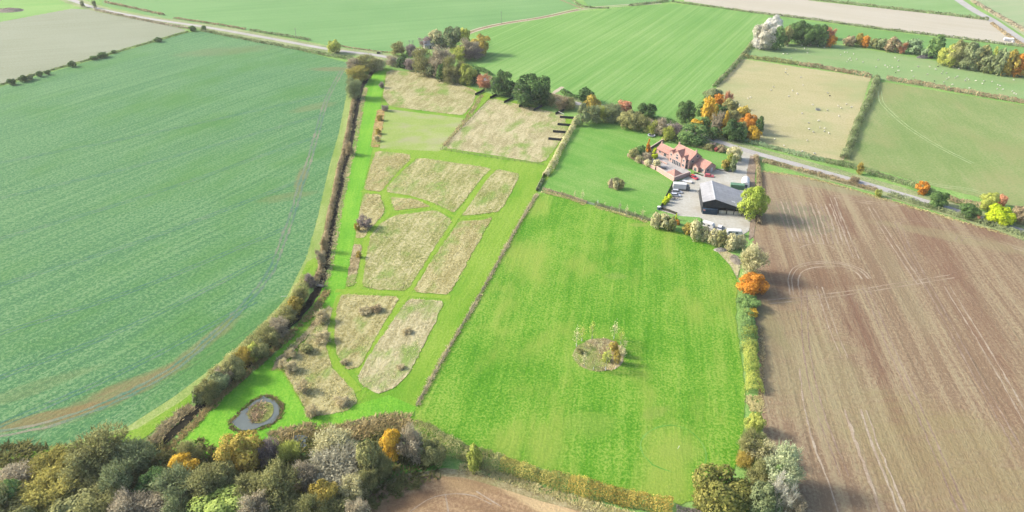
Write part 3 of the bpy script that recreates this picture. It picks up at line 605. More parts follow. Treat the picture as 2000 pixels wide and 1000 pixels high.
# ------------------------------------------------------------------ long grass of the meadow
STRAW = ("a09a64", "dcd6a4"); STRAWG = ("949c58", "dcd8a8"); PINK = ("988a62", "dccfa8"); REED = ("8a7458", "d9c4a4"); DRY = ("b0aa80", "e4deb8"); ORG = ("a08c56", "e0c890")
for nm, px, dens, h, wd, pal, lab in (
    ('top', [(756, 137), (842, 143), (932, 178), (922, 206), (903, 226), (830, 217), (762, 208), (748, 190)], 1.8, 0.5, 0.4, ("a3a06c", "dcd8ac"), "patchy straw-coloured grass at the far end of the meadow"),
    ('pen', [(958, 192), (1030, 208), (1100, 224), (1110, 252), (1062, 320), (960, 303), (866, 289), (905, 244)], 1.9, 0.5, 0.4, DRY, "pale dry grass filling the fenced pen below the dark screens"),
    ('p4', [(735, 295), (800, 302), (801, 312), (768, 345), (743, 375), (711, 371), (722, 330)], 2.2, 0.65, 0.45, STRAW, "straw-coloured grass beside the ride at the head of the mown path"),
    ('p5', [(818, 308), (960, 329), (942, 346), (903, 398), (886, 416), (845, 396), (800, 382), (756, 376), (756, 366), (785, 336)], 2.2, 0.6, 0.45, STRAWG, "large block of greenish straw grass between the two upper paths"),
    ('p6', [(972, 331), (1016, 340), (986, 400), (973, 414), (935, 419), (902, 422), (922, 394), (950, 352)], 2.2, 0.6, 0.45, STRAWG, "narrow block of greenish long grass right of the straight path"),
    ('p7', [(762, 385), (812, 390), (842, 404), (800, 408), (771, 412)], 2.4, 0.6, 0.45, STRAW, "small triangle of straw grass enclosed by mown paths"),
    ('p8', [(711, 379), (742, 380), (752, 410), (745, 424), (722, 448), (712, 464), (694, 466), (701, 420)], 2.4, 0.65, 0.45, STRAW, "long grass around the purple-brown thorn bush"),
    ('p9', [(772, 421), (850, 411), (884, 430), (840, 497), (796, 568), (735, 566), (707, 559), (716, 500), (724, 460), (742, 438)], 2.6, 0.6, 0.42, STRAWG, "broad middle block of green-flecked long grass"),
    ('p10', [(897, 432), (940, 431), (962, 424), (925, 490), (878, 576), (806, 571), (845, 507)], 2.6, 0.6, 0.42, STRAW, "long pale grass between the straight path and the right-hand ride"),
    ('p11', [(691, 477), (707, 479), (700, 520), (692, 558), (676, 561), (683, 510)], 2.8, 0.6, 0.42, PINK, "thin strip of pinkish long grass beside the ride"),
    ('p12', [(668, 575), (782, 580), (745, 640), (702, 718), (678, 722), (657, 690), (653, 655), (658, 600)], 3.2, 0.6, 0.38, STRAW, "rounded lower block of straw grass left of the straight path"),
    ('p13', [(798, 583), (868, 589), (835, 660), (799, 730), (770, 758), (738, 770), (708, 753), (698, 738), (722, 692)], 3.2, 0.55, 0.38, DRY, "pale rounded block of dry grass right of the straight path"),
    ('p14', [(641, 598), (651, 604), (640, 640), (637, 682), (650, 722), (690, 762), (698, 785), (676, 804), (604, 816), (592, 790), (566, 745), (555, 725), (580, 690), (615, 640)], 3.0, 0.7, 0.42, STRAW, "rough long grass among the brown scrub above the pond"),
    ('p14b', [(530, 726), (541, 702), (590, 655), (640, 598), (628, 628), (585, 672), (552, 712)], 3.0, 0.9, 0.45, PINK, "thin tongue of pinkish grass along the mown ride"),
    ('p0', [(737, 215), (751, 214), (749, 238), (741, 288), (724, 288), (729, 250)], 2.4, 0.7, 0.45, ORG, "orange-tinged strip of long grass beside the lime lawn"),
    ('ring', [(1118, 694), (1128, 676), (1150, 664), (1180, 661), (1205, 669), (1221, 688), (1218, 708), (1200, 722), (1170, 727), (1140, 720), (1124, 708)], 5.0, 0.55, 0.35, PINK, "round island of dry grass in the big green paddock"),
    ('shr', [(1186, 358), (1192, 350), (1205, 348), (1218, 353), (1221, 361), (1214, 369), (1200, 371), (1190, 366)], 4.0, 0.6, 0.4, STRAW, "small round tuft of grass around the shrubs in the house paddock"),
    ('rough', [(1398, 488), (1412, 488), (1438, 501), (1444, 520), (1440, 540), (1426, 518)], 2.0, 0.5, 0.4, DRY, "dry rough grass at the paddock corner below the yard")):
    tufts('long_grass', px, dens, h, wd, pal[0], pal[1], lab, 'long grass')
def strip_tufts(px, width, dens, h, wd, pal, lab, cat='long grass', name='long_grass'):
    c = catmull(GP(px), 3.0); d = np.gradient(c, axis=0); d /= np.linalg.norm(d, axis=1)[:, None]; n = np.stack([-d[:, 1], d[:, 0]], 1)
    k = 1+rng.normal(0, 0.1, (len(c), 1)); poly = np.concatenate([c+n*width/2*k, (c-n*width/2*k)[::-1]])
    V, F, t = tuft_mesh(poly, dens, h, wd); tag(mesh_np(name, V, F, leaf_mat(pal[0], pal[1], 'long_grass', 0.35), t), lab, cat, kind='stuff')
strip_tufts([(1048, 380), (1000, 462), (930, 590), (870, 690), (815, 792)], 1.1, 9, 0.8, 0.3, ("9c9468", "ddd6b0"), "pale strip of long dry grass along the fence left of the big paddock")
strip_tufts([(1058, 374), (1110, 388), (1142, 400)], 1.8, 6, 0.6, 0.35, STRAW, "dry grass strip below the young hedge, left of its gap")
strip_tufts([(1162, 404), (1210, 418), (1266, 435)], 1.8, 6, 0.6, 0.35, STRAW, "dry grass strip below the young hedge, right of its gap")
def offs(px, dx, dy=0): return [(x+dx, y+dy) for x, y in px]
strip_tufts(offs(ditch[2:14], -8), 2.2, 4, 0.9, 0.45, ("8c8460", "cfc49c"), "tall brown reeds along the far bank of the ditch", 'reeds', 'reeds')
strip_tufts(offs(ditch[2:14], 9), 2.2, 4, 0.6, 0.45, ("96906a", "d8cea6"), "dry grass along the near bank of the ditch", 'long grass')
strip_tufts(offs(ditch[13:], 18, 4), 2.4, 4.5, 0.9, 0.4, ("8f8256", "c4b584"), "tawny grass along the ditch beside the pond lawn", 'long grass')
strip_tufts([(375, 795), (350, 812), (320, 842), (296, 868)], 3.5, 5, 1.3, 0.4, ("7d7558", "c2b795"), "pale reed bed where the ditch meets the wood", 'reeds', 'reeds')
strip_tufts([(900, 912), (980, 932), (1070, 962), (1170, 992), (1290, 1022)], 2.6, 8, 0.7, 0.26, STRAW, "pale dry grass along the foot of the bottom hedge", 'long grass')
strip_tufts([(940, 186), (925, 212), (900, 246), (868, 285)], 2.6, 3, 0.7, 0.4, ("9c9068", "cdc29a"), "band of brown grass along the left fence of the pen")
strip_tufts([(1470, 772), (1474, 786), (1480, 806)], 5, 8, 0.6, 0.26, STRAW, "patch of dry grass at the gap in the right hedge")
strip_tufts([(1484, 780), (1489, 700), (1486, 640)], 0.9, 6, 0.6, 0.3, PINK, "thin dry grass edge between the right hedge and the brown field")
strip_tufts([(1482, 334), (1560, 345), (1640, 364), (1760, 399), (1880, 434), (2010, 470)], 2.2, 4, 0.5, 0.3, STRAW, "pale dry grass edge along the top of the brown field")
strip_tufts([(528, 855), (590, 838), (660, 838), (740, 820), (800, 818)], 3.6, 4.5, 1.0, 0.4, ("8a8058", "c6b990"), "brown reeds along the edge of the wood below the meadow", 'reeds', 'reeds')
strip_tufts([(540, 862), (600, 850), (680, 850), (760, 832), (806, 838)], 5, 3, 1.3, 0.45, ("7d744c", "b9aa7e"), "taller tawny scrub behind the reeds at the edge of the wood", 'scrub', 'scrub')

# ------------------------------------------------------------------ the ponds
m_water = NT("pond_water"); nw = m_water.noise(m_water.P(), 0.35, 4, 0.6); cw = m_water.mix(nw, lin("565f56"), lin("757e74")); m_water.bsdf(cw, 0.3, m_water.bump(m_water.noise(m_water.P(), 2.0, 3), 0.06, 0.05), 0.5); m_water = m_water.m
pond = [(452, 828), (470, 808), (497, 784), (517, 776), (535, 782), (548, 795), (545, 812), (528, 828), (500, 840), (468, 842)]
sheet('pond_water', chaikin(GP(pond)), m_water, 6, world=True, wob=0.25)
pc = catmull(GP(pond), 1.0, True); cen = pc.mean(0)
nn = (pc-cen)/np.linalg.norm(pc-cen, axis=1)[:, None]
V, F, t = tuft_mesh(np.concatenate([pc+nn*0.75, (pc-nn*0.05)[::-1]]), 14, 0.8, 0.3)
tag(mesh_np('reeds', V, F, leaf_mat("4c442c", "8d8256", 'reed', 0.3), t), "fringe of brown reeds round the rim of the pond", 'reeds', kind='stuff')
isl = [(483, 812), (491, 798), (506, 788), (529, 788), (535, 800), (531, 814), (517, 825), (499, 828)]
m_isl = field_mat("island_turf", ("6f7a3e", "8c9450", "a8a868"), 0, 0.4, (0.3, 0.3), (0.6, 0.1, 0.5), 1.5)
sheet('pond_island', isl, m_isl, 8, smooth=1.0)
tufts('reeds', [(483, 811), (491, 798), (506, 788), (520, 789), (517, 808), (510, 823), (498, 827)], 9, 1.5, 0.45, "836f58", "d0bba0", "tall pinkish reeds on the pond island", 'reeds')
sheet('pool_water', [(566, 862), (571, 853), (588, 851), (602, 856), (600, 872), (578, 876)], m_water, 7, smooth=1.0)

# ------------------------------------------------------------------ hedges
for px, wd, h, col, lab, *gr in (
    ([(-60, 186), (0, 167), (60, 149), (150, 124)], 1.6, 1.0, 'GR', "thin low hedge between pale stubble and teal crop, left part"),
    ([(150, 124), (260, 93), (368, 62)], 1.6, 1.0, 'GR', "thin low hedge between pale stubble and teal crop, right part"),
    ([(185, 20), (250, 34), (330, 50), (372, 57)], 2.4, 1.7, 'TW', "grey hedge on the near side of the road above the stubble"),
    ([(392, 60), (470, 76), (540, 89), (600, 101)], 2.6, 1.9, 'GR', "dark hedge between the road and the teal crop"),
    ([(600, 101), (650, 111), (700, 118), (730, 121)], 3.0, 2.2, 'GR', "darker hedge from the roadside tree to the ditch"),
    ([(205, 5), (260, 17), (320, 30)], 2.2, 1.8, 'BR', "far roadside hedge above the stubble field"),
    ([(340, 36), (420, 48), (480, 58)], 2.0, 1.4, 'BR', "broken hedge on the far verge of the road"),
    ([(488, 60), (550, 70), (605, 79)], 2.2, 1.8, 'GR', "dark hedge on the far verge opposite the roadside tree"),
    ([(650, 88), (720, 99), (770, 104)], 1.4, 0.8, 'BR', "low brown growth on the verge left of the cottage"),
    ([(1105, -12), (1120, 2), (1140, 14), (1190, 17)], 2.0, 1.5, 'GR', "short dark hedge beside the far track junction"),
    ([(1228, 12), (1270, 7), (1305, 3)], 2.2, 2.0, 'GR', "dark hedge along the top of the striped field"),
    ([(1312, 4), (1390, 14), (1440, 21), (1492, 28)], 2.0, 1.6, 'GR', "hedge between striped field and cream stubble"),
    ([(1492, 28), (1580, 38), (1700, 55), (1850, 73), (1995, 92)], 2.4, 1.7, 'GR', "long hedge under the cream stubble field"),
    ([(1570, -2), (1650, 7), (1760, 20), (1860, 31), (1930, 40)], 2.8, 2.2, 'GR', "hedge along the top of the cream stubble field"),
    ([(1936, 46), (1965, 68), (2000, 92)], 3.0, 1.6, 'BR', "hedge on the near side of the far right road"),
    ([(1898, 2), (1935, 24), (1975, 46), (2020, 72)], 4.0, 2.0, 'TW', "hedge on the far side of the far right road"),
    ([(1456, 104), (1425, 140), (1395, 170)], 3.2, 2.4, 'GR', "hedge down the right side of the striped field"),
    ([(1476, 78), (1462, 95), (1456, 104)], 3.2, 2.4, 'GR', "short hedge by the silver trees at the field corner"),
    ([(1448, 112), (1500, 119), (1560, 127)], 3.2, 2.6, 'OL', "autumn hedge along the top of the dry pasture, left part"),
    ([(1560, 127), (1630, 138), (1702, 152)], 3.2, 2.6, 'BR', "brown hedge along the top of the dry pasture, right part"),
    ([(1712, 154), (1702, 185), (1686, 220), (1672, 250), (1660, 285), (1648, 312)], 4.2, 2.8, 'GR', "wide hedge between the dry pasture and the green pasture"),
    ([(1730, 156), (1790, 165), (1850, 176), (1930, 190), (2030, 206)], 3.2, 2.6, 'BR', "dark bushy hedge along the top of the right pasture"),
    ([(1402, 268), (1450, 276), (1500, 288), (1560, 304), (1610, 316)], 3.0, 2.0, 'HZ', "leafy hedge along the lane below the dry pasture"),
    ([(1610, 316), (1680, 332), (1740, 352), (1800, 370), (1830, 382)], 3.2, 2.2, 'GR', "brown-green hedge along the lane below the right pasture"),
    ([(1850, 390), (1880, 398), (1920, 406)], 3.2, 2.2, 'BR', "brown hedge between the dark round trees and the lime tree"),
    ([(1490, 316), (1540, 328), (1600, 344), (1660, 360), (1712, 374)], 2.6, 1.8, 'BR', "hedge between the lane and the brown field, left part"),
    ([(1734, 380), (1790, 398), (1850, 416), (1920, 437), (2020, 466)], 2.8, 1.9, 'GR', "green hedge between the lane and the brown field, right part"),
    ([(1476, 306), (1482, 340), (1482, 400), (1482, 440)], 2.4, 1.6, 'BR', "scrubby hedge between the earth strip and the brown field"),
    ([(1126, 236), (1112, 262), (1095, 292), (1076, 330), (1064, 345)], 3.2, 2.4, 'CR', "cream-flecked hedge between the pen and the house paddock"),
    ([(1060, 352), (1052, 366), (1050, 372)], 1.8, 1.4, 'GR', "dark end of the hedge at the paddock corner"),
    ([(1060, 370), (1105, 383), (1146, 397)], 1.2, 1.1, 'BR', "young brown hedge across the paddock, left of its gap"),
    ([(1162, 399), (1210, 412), (1270, 431)], 1.2, 1.1, 'GR', "young hedge across the paddock, right of its gap"),
    ([(955, 155), (1000, 168), (1060, 184), (1118, 203)], 4.0, 2.2, 'BR', "brown hedge behind the dark screens of the pen"),
    ([(1098, 180), (1112, 188), (1128, 194)], 4.0, 2.4, 'DG', "short dark hedge by the field gateway"),
    ([(1180, 218), (1230, 232), (1280, 246), (1330, 262)], 4.0, 2.6, 'TW', "twiggy hedge behind the house paddock"),
    ([(1270, 232), (1300, 240), (1322, 246)], 3.0, 2.2, 'DG', "dark hedge at the foot of the striped field"),
    ([(740, 124), (760, 126), (780, 132)], 4.0, 2.6, 'GR', "dark hedge at the head of the meadow"),
    ([(920, 132), (942, 140), (960, 148)], 3.5, 2.4, 'DG', "dark hedge below the right corner of the cottage trees"),
    ([(1462, 652), (1464, 690), (1468, 730), (1474, 770)], 4.6, 3.2, 'YG', "yellow-green hedge between the big paddock and the brown field"),
    ([(1456, 590), (1459, 630), (1463, 690)], 5.0, 2.9, 'MG', "green hedge below the orange trees by the brown field"),
    ([(806, 838), (850, 862), (910, 890), (980, 912)], 5.4, 3.4, 'OL', "olive hedge along the bottom of the paddock by the yellow tree"),
    ([(980, 912), (1040, 930), (1110, 950)], 4.6, 3.0, 'OY', "golden hedge along the bottom of the paddock, middle part"),
    ([(1110, 950), (1190, 970), (1312, 998)], 4.6, 3.2, 'GO', "golden-brown hedge along the bottom of the paddock, right part"),
    (offs(ditch[1:14], -9), 2.2, 1.5, 'BR', "low brown scrubby hedge along the far bank of the upper ditch"),
    ([(602, 548), (570, 600), (520, 652), (460, 706), (400, 768)], 5.5, 3.2, 'OL', "continuous olive hedge along the ditch under the taller bushes"),
    ([(1320, 1000), (1350, 1004), (1390, 1006)], 3.0, 1.4, 'PU', "low brown bramble hedge beside the big round tree"),
    ([(1322, 270), (1350, 284), (1392, 296)], 1.6, 1.0, 'OL', "low hedge behind the garden lawn")):
    hedge(px, wd, h, col, lab)

strip_tufts([(-60, 935), (120, 945), (300, 930), (450, 935), (600, 920), (720, 935), (800, 880)], 22, 1.1, 1.6, 0.7, ("4c5232", "8a8a58"), "dark bramble undergrowth beneath the trees of the wood", 'undergrowth', 'undergrowth')
strip_tufts([(-60, 1000), (200, 1010), (420, 1010), (650, 1005)], 26, 1.1, 1.8, 0.7, ("4c5232", "8a8a58"), "dark undergrowth along the near edge of the wood", 'undergrowth', 'undergrowth')
# ------------------------------------------------------------------ trees and shrubs: (centre x, top y, bottom y, width, kind, colour)
tree(652, 76, 104, 27, 'd', 'YG', "round yellow-green tree standing alone on the verge of the upper-left road")
tree(1037, 145, 206, 76, 'd', 'DG', "very large round dark green oak behind the dark screens of the pen")
tree(978, 135, 186, 42, 'd', 'DG', "dark green tree just left of the very large round oak", 'trees behind the pen')
tree(1472, 360, 428, 58, 'd', 'BG', "big rounded yellow-green tree at the right corner of the barn")
tree(765, 834, 898, 42, 'd', 'YE', "golden yellow tree at the top edge of the wood, below the meadow")
tree(927, 864, 920, 30, 'd', 'YG', "slim yellow-green tree standing in the bottom hedge")
tree(712, 419, 448, 29, 'a', 'PU', "round purple-brown thorn bush in the meadow", None, 'thorn_bush', 'bush')
tree(1470, 531, 580, 60, 'd', 'OR', "bright orange tree in the right hedge beside the brown field")
tree(1472, 476, 545, 60, 'a', 'CR', "pale olive willow just above the bright orange tree", None, 'willow_tree')
tree(1412, 908, 1012, 122, 'd', 'OD', "big round dark olive tree at the bottom end of the paddock")
tree(1528, 868, 968, 86, 'a', 'PW', "silvery green willow at the edge of the brown field", None, 'willow_tree')
tree(1528, 905, 1012, 92, 'b', 'GY', "dead pale-branched tree at the bottom edge of the photo", None, 'dead_tree')
tree(650, 852, 950, 128, 'b', 'GB', "large pale grey leafless tree in the wood", None)
tree(660, 868, 955, 118, 'a', 'GB', "thin grey-leaved tree standing within the large leafless one")
tree(652, 840, 905, 100, 'a', 'CR', "pale feathery tree behind the large leafless one")
tree_group([(718, 106, 140, 50, 'a', 'OL'), (700, 126, 160, 46, 'a', 'OY'), (690, 150, 192, 36, 'a', 'GR'), (738, 112, 136, 30, 'a', 'CR'), (693, 110, 140, 34, 'a', 'TW')], "at the top of the ditch", "trees at the head of the ditch")
tree_group([(776, 81, 108, 24, 'a', 'OL'), (803, 86, 109, 19, 'a', 'PU'), (831, 70, 92, 21, 'a', 'PU'), (851, 56, 90, 21, 'd', 'CR'), (857, 70, 92, 26, 'd', 'GR'), (882, 52, 92, 29, 'd', 'GR'), (905, 53, 86, 22, 'd', 'YG'),
    (937, 65, 106, 29, 'd', 'GO'), (916, 78, 115, 32, 'a', 'TW'), (893, 88, 120, 25, 'a', 'YG'), (926, 90, 116, 34, 'a', 'PU')], "behind the cottage roofs", "trees behind the cottage", wide=1.3)
tree_group([(785, 107, 133, 17, 'd', 'DG'), (765, 108, 128, 20, 'a', 'TW'), (803, 113, 138, 22, 'a', 'PU'), (828, 94, 146, 38, 'a', 'OL'), (865, 92, 150, 42, 'a', 'TW'), (845, 120, 150, 26, 'd', 'GR'), (880, 112, 162, 30, 'a', 'OL'), (866, 122, 158, 24, 'd', 'DG'), (902, 120, 162, 24, 'a', 'OL'),
    (912, 124, 165, 28, 'd', 'YG'), (928, 134, 162, 21, 'd', 'DG'), (945, 144, 174, 22, 'a', 'RU')], "along the top of the meadow", "trees along the top edge of the meadow", wide=1.3)
tree_group([(998, 156, 188, 22, 'd', 'DG'), (1065, 175, 206, 26, 'd', 'DG'), (1078, 184, 208, 20, 'a', 'OL'), (1098, 186, 214, 30, 'a', 'BR'), (1114, 190, 215, 24, 'a', 'OL'), (1145, 169, 200, 32, 'd', 'DG'), (1156, 183, 222, 33, 'd', 'GO')], "right of the very large oak", "trees right of the oak")
tree_group([(1138, 200, 246, 36, 'c', 'GR'), (1160, 204, 240, 28, 'a', 'GR'), (1180, 206, 238, 22, 'a', 'YG'), (1196, 200, 238, 40, 'a', 'GR'), (1219, 195, 222, 25, 'd', 'RU'), (1232, 214, 253, 38, 'd', 'OL'), (1265, 198, 233, 33, 'd', 'DG'), (1257, 222, 258, 22, 'a', 'OL'),
    (1275, 232, 262, 20, 'a', 'YG'), (1290, 230, 265, 24, 'a', 'TW'), (1305, 246, 276, 22, 'a', 'YG'), (1319, 240, 272, 28, 'a', 'PU'), (1350, 240, 281, 56, 'd', 'MG')], "behind the house paddock", "trees behind the house paddock", wide=1.2)
tree_group([(1340, 194, 240, 38, 'd', 'DG'), (1394, 171, 200, 38, 'd', 'GR'), (1384, 186, 248, 32, 'd', 'YE'), (1404, 182, 214, 26, 'd', 'OR'), (1406, 200, 236, 32, 'd', 'DG'), (1422, 178, 212, 17, 'a', 'RU'), (1362, 230, 256, 26, 'd', 'YE'), (1418, 213, 264, 20, 'c', 'YE'), (1402, 214, 262, 24, 'a', 'TW'),
    (1437, 213, 248, 36, 'd', 'OL'), (1432, 234, 276, 42, 'd', 'DG'), (1463, 221, 256, 36, 'd', 'OR'), (1484, 225, 263, 18, 'd', 'DG'), (1471, 244, 275, 32, 'd', 'YE'), (1450, 248, 276, 22, 'd', 'MG'), (1375, 226, 254, 24, 'd', 'MG'), (1396, 246, 272, 26, 'd', 'DG'), (1447, 225, 250, 22, 'd', 'RU'), (1428, 190, 228, 30, 'd', 'OL'), (1452, 206, 244, 30, 'd', 'GO'), (1372, 196, 232, 28, 'd', 'MG'), (1415, 225, 258, 26, 'd', 'OY'), (1450, 236, 270, 26, 'd', 'OL')], "in the copse across the lane", "copse across the lane from the house")
tree_group([(1279, 287, 310, 19, 'c', 'BY'), (1267, 270, 296, 13, 'c', 'OR'), (1251, 281, 305, 22, 'd', 'MG'), (1237, 288, 311, 22, 'd', 'OL'), (1262, 298, 316, 22, 'a', 'TW'), (1283, 311, 328, 18, 'd', 'CR'), (1266, 311, 325, 18, 'd', 'CR'), (1249, 302, 318, 20, 'a', 'CR'), (1275, 296, 308, 12, 'a', 'PU')],
    "in the walled garden", "shrubs in the walled garden", 'shrub', 'shrub', name='garden_shrub')
tree_group([(1436, 284, 314, 30, 'd', 'CR'), (1432, 300, 336, 20, 'c', 'GR'), (1417, 310, 333, 18, 'd', 'GO'), (1427, 298, 320, 14, 'd', 'YG'), (1421, 318, 334, 12, 'd', 'DG')], "between garden lawn and drive", "shrubs beside the drive", 'shrub', 'shrub', name='garden_shrub')
tree_group([(1384, 279, 292, 22, 'd', 'OL'), (1399, 287, 296, 8, 'd', 'RD'), (1409, 282, 297, 22, 'd', 'BR'), (1372, 276, 287, 16, 'd', 'DG'), (1392, 277, 288, 14, 'a', 'PU')], "behind the garden lawn", "shrubs along the back lawn", 'shrub', 'shrub', name='garden_shrub')
tree_group([(1281, 412, 446, 22, 'd', 'CR'), (1297, 414, 449, 25, 'd', 'CR'), (1311, 420, 452, 22, 'd', 'OL'), (1289, 420, 440, 16, 'a', 'LB')], "at the lower-left yard corner", "bushes at the yard corner", 'bush', 'bush', name='bush')
tree_group([(1345, 434, 459, 24, 'd', 'GO'), (1359, 428, 470, 25, 'd', 'CR'), (1378, 440, 471, 21, 'd', 'CR'), (1394, 444, 479, 25, 'd', 'CR'), (1410, 447, 483, 22, 'd', 'OL'), (1430, 454, 489, 28, 'd', 'CR'), (1447, 457, 486, 25, 'd', 'CR'), (1368, 424, 450, 14, 'c', 'MG')], "in the row below the yard", "bushes along the bottom of the yard", 'bush', 'bush', name='bush')
tree_group([(1321, 416, 430, 8, 'c', 'BY'), (1323, 428, 440, 12, 'd', 'OR'), (1298, 388, 401, 11, 'd', 'BY'), (1303, 382, 396, 11, 'd', 'BY'), (1308, 377, 390, 10, 'd', 'BY')], "along the left yard fence", "bright bushes by the yard fence", 'bush', 'bush', name='bush')
tree_group([(1462, 571, 604, 44, 'd', 'MG'), (1468, 600, 620, 28, 'd', 'YE'), (1460, 618, 640, 36, 'd', 'MG'), (1468, 630, 648, 26, 'd', 'GO'), (1475, 800, 846, 38, 'd', 'YG'), (1468, 836, 896, 58, 'a', 'OL'), (1486, 848, 905, 62, 'a', 'CR'), (1456, 880, 915, 40, 'a', 'GO')], "below the bright orange tree", "trees in the right hedge", order='top', key=lambda t: t[2])
tree_group([(1520, 904, 960, 44, 'd', 'MG'), (1492, 940, 1015, 66, 'd', 'GR'), (1480, 900, 960, 50, 'a', 'OL'), (1550, 960, 1020, 40, 'a', 'TW')], "around the big round olive tree", "trees at the bottom right corner")
# the wood at the bottom left, row by row
tree_group([(186, 832, 935, 116, 'a', 'OL'), (262, 850, 925, 76, 'a', 'GR'), (96, 878, 940, 90, 'a', 'OY'), (20, 905, 965, 90, 'a', 'TW'), (372, 857, 908, 48, 'a', 'OL'), (467, 839, 926, 88, 'd', 'GO'), (520, 855, 908, 46, 'a', 'PU'), (562, 858, 904, 46, 'a', 'YG'), (722, 850, 932, 54, 'd', 'OL'), (748, 884, 935, 38, 'a', 'OL'), (800, 836, 905, 62, 'a', 'TW'), (846, 858, 912, 54, 'd', 'OL')],
    "along the back edge of the wood", "back row of the wood")
tree_group([(22, 928, 990, 46, 'd', 'MG'), (88, 926, 1012, 130, 'a', 'OY'), (160, 900, 972, 84, 'a', 'OL'), (226, 900, 980, 70, 'a', 'GR'), (290, 918, 980, 70, 'd', 'DG'), (356, 882, 934, 58, 'd', 'YE'), (345, 905, 990, 92, 'a', 'GR'), (398, 905, 985, 76, 'a', 'OL'), (490, 920, 988, 72, 'a', 'OL'), (545, 900, 992, 88, 'a', 'OL'), (592, 896, 960, 54, 'a', 'TW'), (628, 930, 1000, 60, 'd', 'GO'), (690, 925, 985, 56, 'a', 'CR'), (720, 915, 968, 46, 'a', 'OL'), (440, 900, 960, 50, 'd', 'OL')],
    "along the middle of the wood", "middle row of the wood")
tree_group([(24, 975, 1060, 96, 'd', 'OL'), (120, 965, 1050, 116, 'd', 'OL'), (186, 945, 1030, 108, 'a', 'OL'), (252, 955, 1030, 80, 'a', 'TW'), (306, 950, 1025, 92, 'a', 'TW'), (420, 958, 1050, 128, 'd', 'LG'), (500, 960, 1035, 66, 'a', 'TW'), (552, 950, 1036, 104, 'a', 'OL'), (612, 962, 1030, 60, 'a', 'OL'), (660, 945, 1015, 80, 'a', 'OL'), (345, 965, 1030, 60, 'a', 'GR'), (700, 970, 1035, 50, 'a', 'TW')],
    "along the near edge of the wood", "near row of the wood")
tree_group([(-40, 930, 1030, 110, 'd', 'OL'), (60, 1020, 1110, 120, 'd', 'GR'), (180, 1015, 1105, 120, 'd', 'OL'), (290, 1012, 1100, 110, 'a', 'TW'), (520, 1020, 1110, 110, 'd', 'GR'), (620, 1015, 1090, 90, 'a', 'TW')], "below the bottom edge of the photo", "trees below the frame")
# ditch-side bushes
tree_group([(681, 277, 303, 17, 'a', 'BR'), (687, 290, 300, 8, 'd', 'GR'), (632, 460, 492, 15, 'a', 'BR'), (626, 482, 522, 20, 'a', 'TW'), (604, 533, 560, 24, 'a', 'PU'), (588, 560, 598, 36, 'a', 'OL'), (576, 575, 612, 34, 'd', 'GO'), (561, 597, 632, 40, 'a', 'OL'), (543, 617, 657, 44, 'a', 'TW'), (522, 636, 680, 46, 'a', 'OL'), (503, 660, 704, 46, 'd', 'OL'), (478, 676, 716, 44, 'a', 'GO'), (496, 668, 706, 24, 'd', 'YG'), (456, 694, 742, 46, 'd', 'OL'), (436, 712, 752, 42, 'a', 'TW'),
    (424, 722, 766, 44, 'd', 'GR'), (404, 738, 788, 44, 'a', 'OL'), (388, 756, 790, 28, 'd', 'GR')], "along the ditch", "bushes along the ditch", 'bush', 'bush', 'top', lambda t: t[2], 'bush')
tree_group([(752, 203, 217, 15, 'a', 'PU'), (742, 224, 236, 14, 'a', 'GO'), (738, 250, 262, 12, 'a', 'GO'), (736, 264, 276, 12, 'a', 'CR'), (697, 434, 452, 12, 'a', 'GO'), (700, 490, 504, 12, 'a', 'GO'), (745, 160, 172, 12, 'a', 'PU')], "along the mown ride", "small bushes along the ride", 'bush', 'bush', 'top', lambda t: t[2], 'bush')
tree_group([(628, 604, 632, 30, 'a', 'DB'), (630, 645, 672, 34, 'a', 'DB'), (598, 668, 690, 26, 'd', 'OL'), (568, 704, 728, 26, 'a', 'DB'), (590, 740, 768, 26, 'a', 'DB'), (610, 788, 816, 30, 'a', 'DB'), (668, 770, 795, 32, 'a', 'DB'), (552, 700, 722, 22, 'a', 'DB'), (568, 680, 700, 24, 'a', 'DB')],
    "in the scrub above the pond", "scrub above the pond", 'bush', 'bush', 'top', lambda t: t[2], 'bush')
tree_group([(712, 600, 614, 26, 'a', 'DB'), (735, 596, 608, 26, 'a', 'BR'), (795, 640, 653, 20, 'a', 'DB'), (783, 710, 722, 18, 'a', 'DB'), (672, 700, 713, 16, 'a', 'DB')], "in the lower meadow", "tussocks in the lower meadow", 'bush', 'bush', name='bush')
tree_group([(1194, 346, 367, 12, 'c', 'TW'), (1212, 349, 369, 15, 'd', 'OL'), (1203, 352, 371, 12, 'd', 'CR'), (1205, 346, 358, 16, 'a', 'GR')], "in the house paddock", "shrubs in the house paddock", 'shrub', 'shrub', name='shrub')
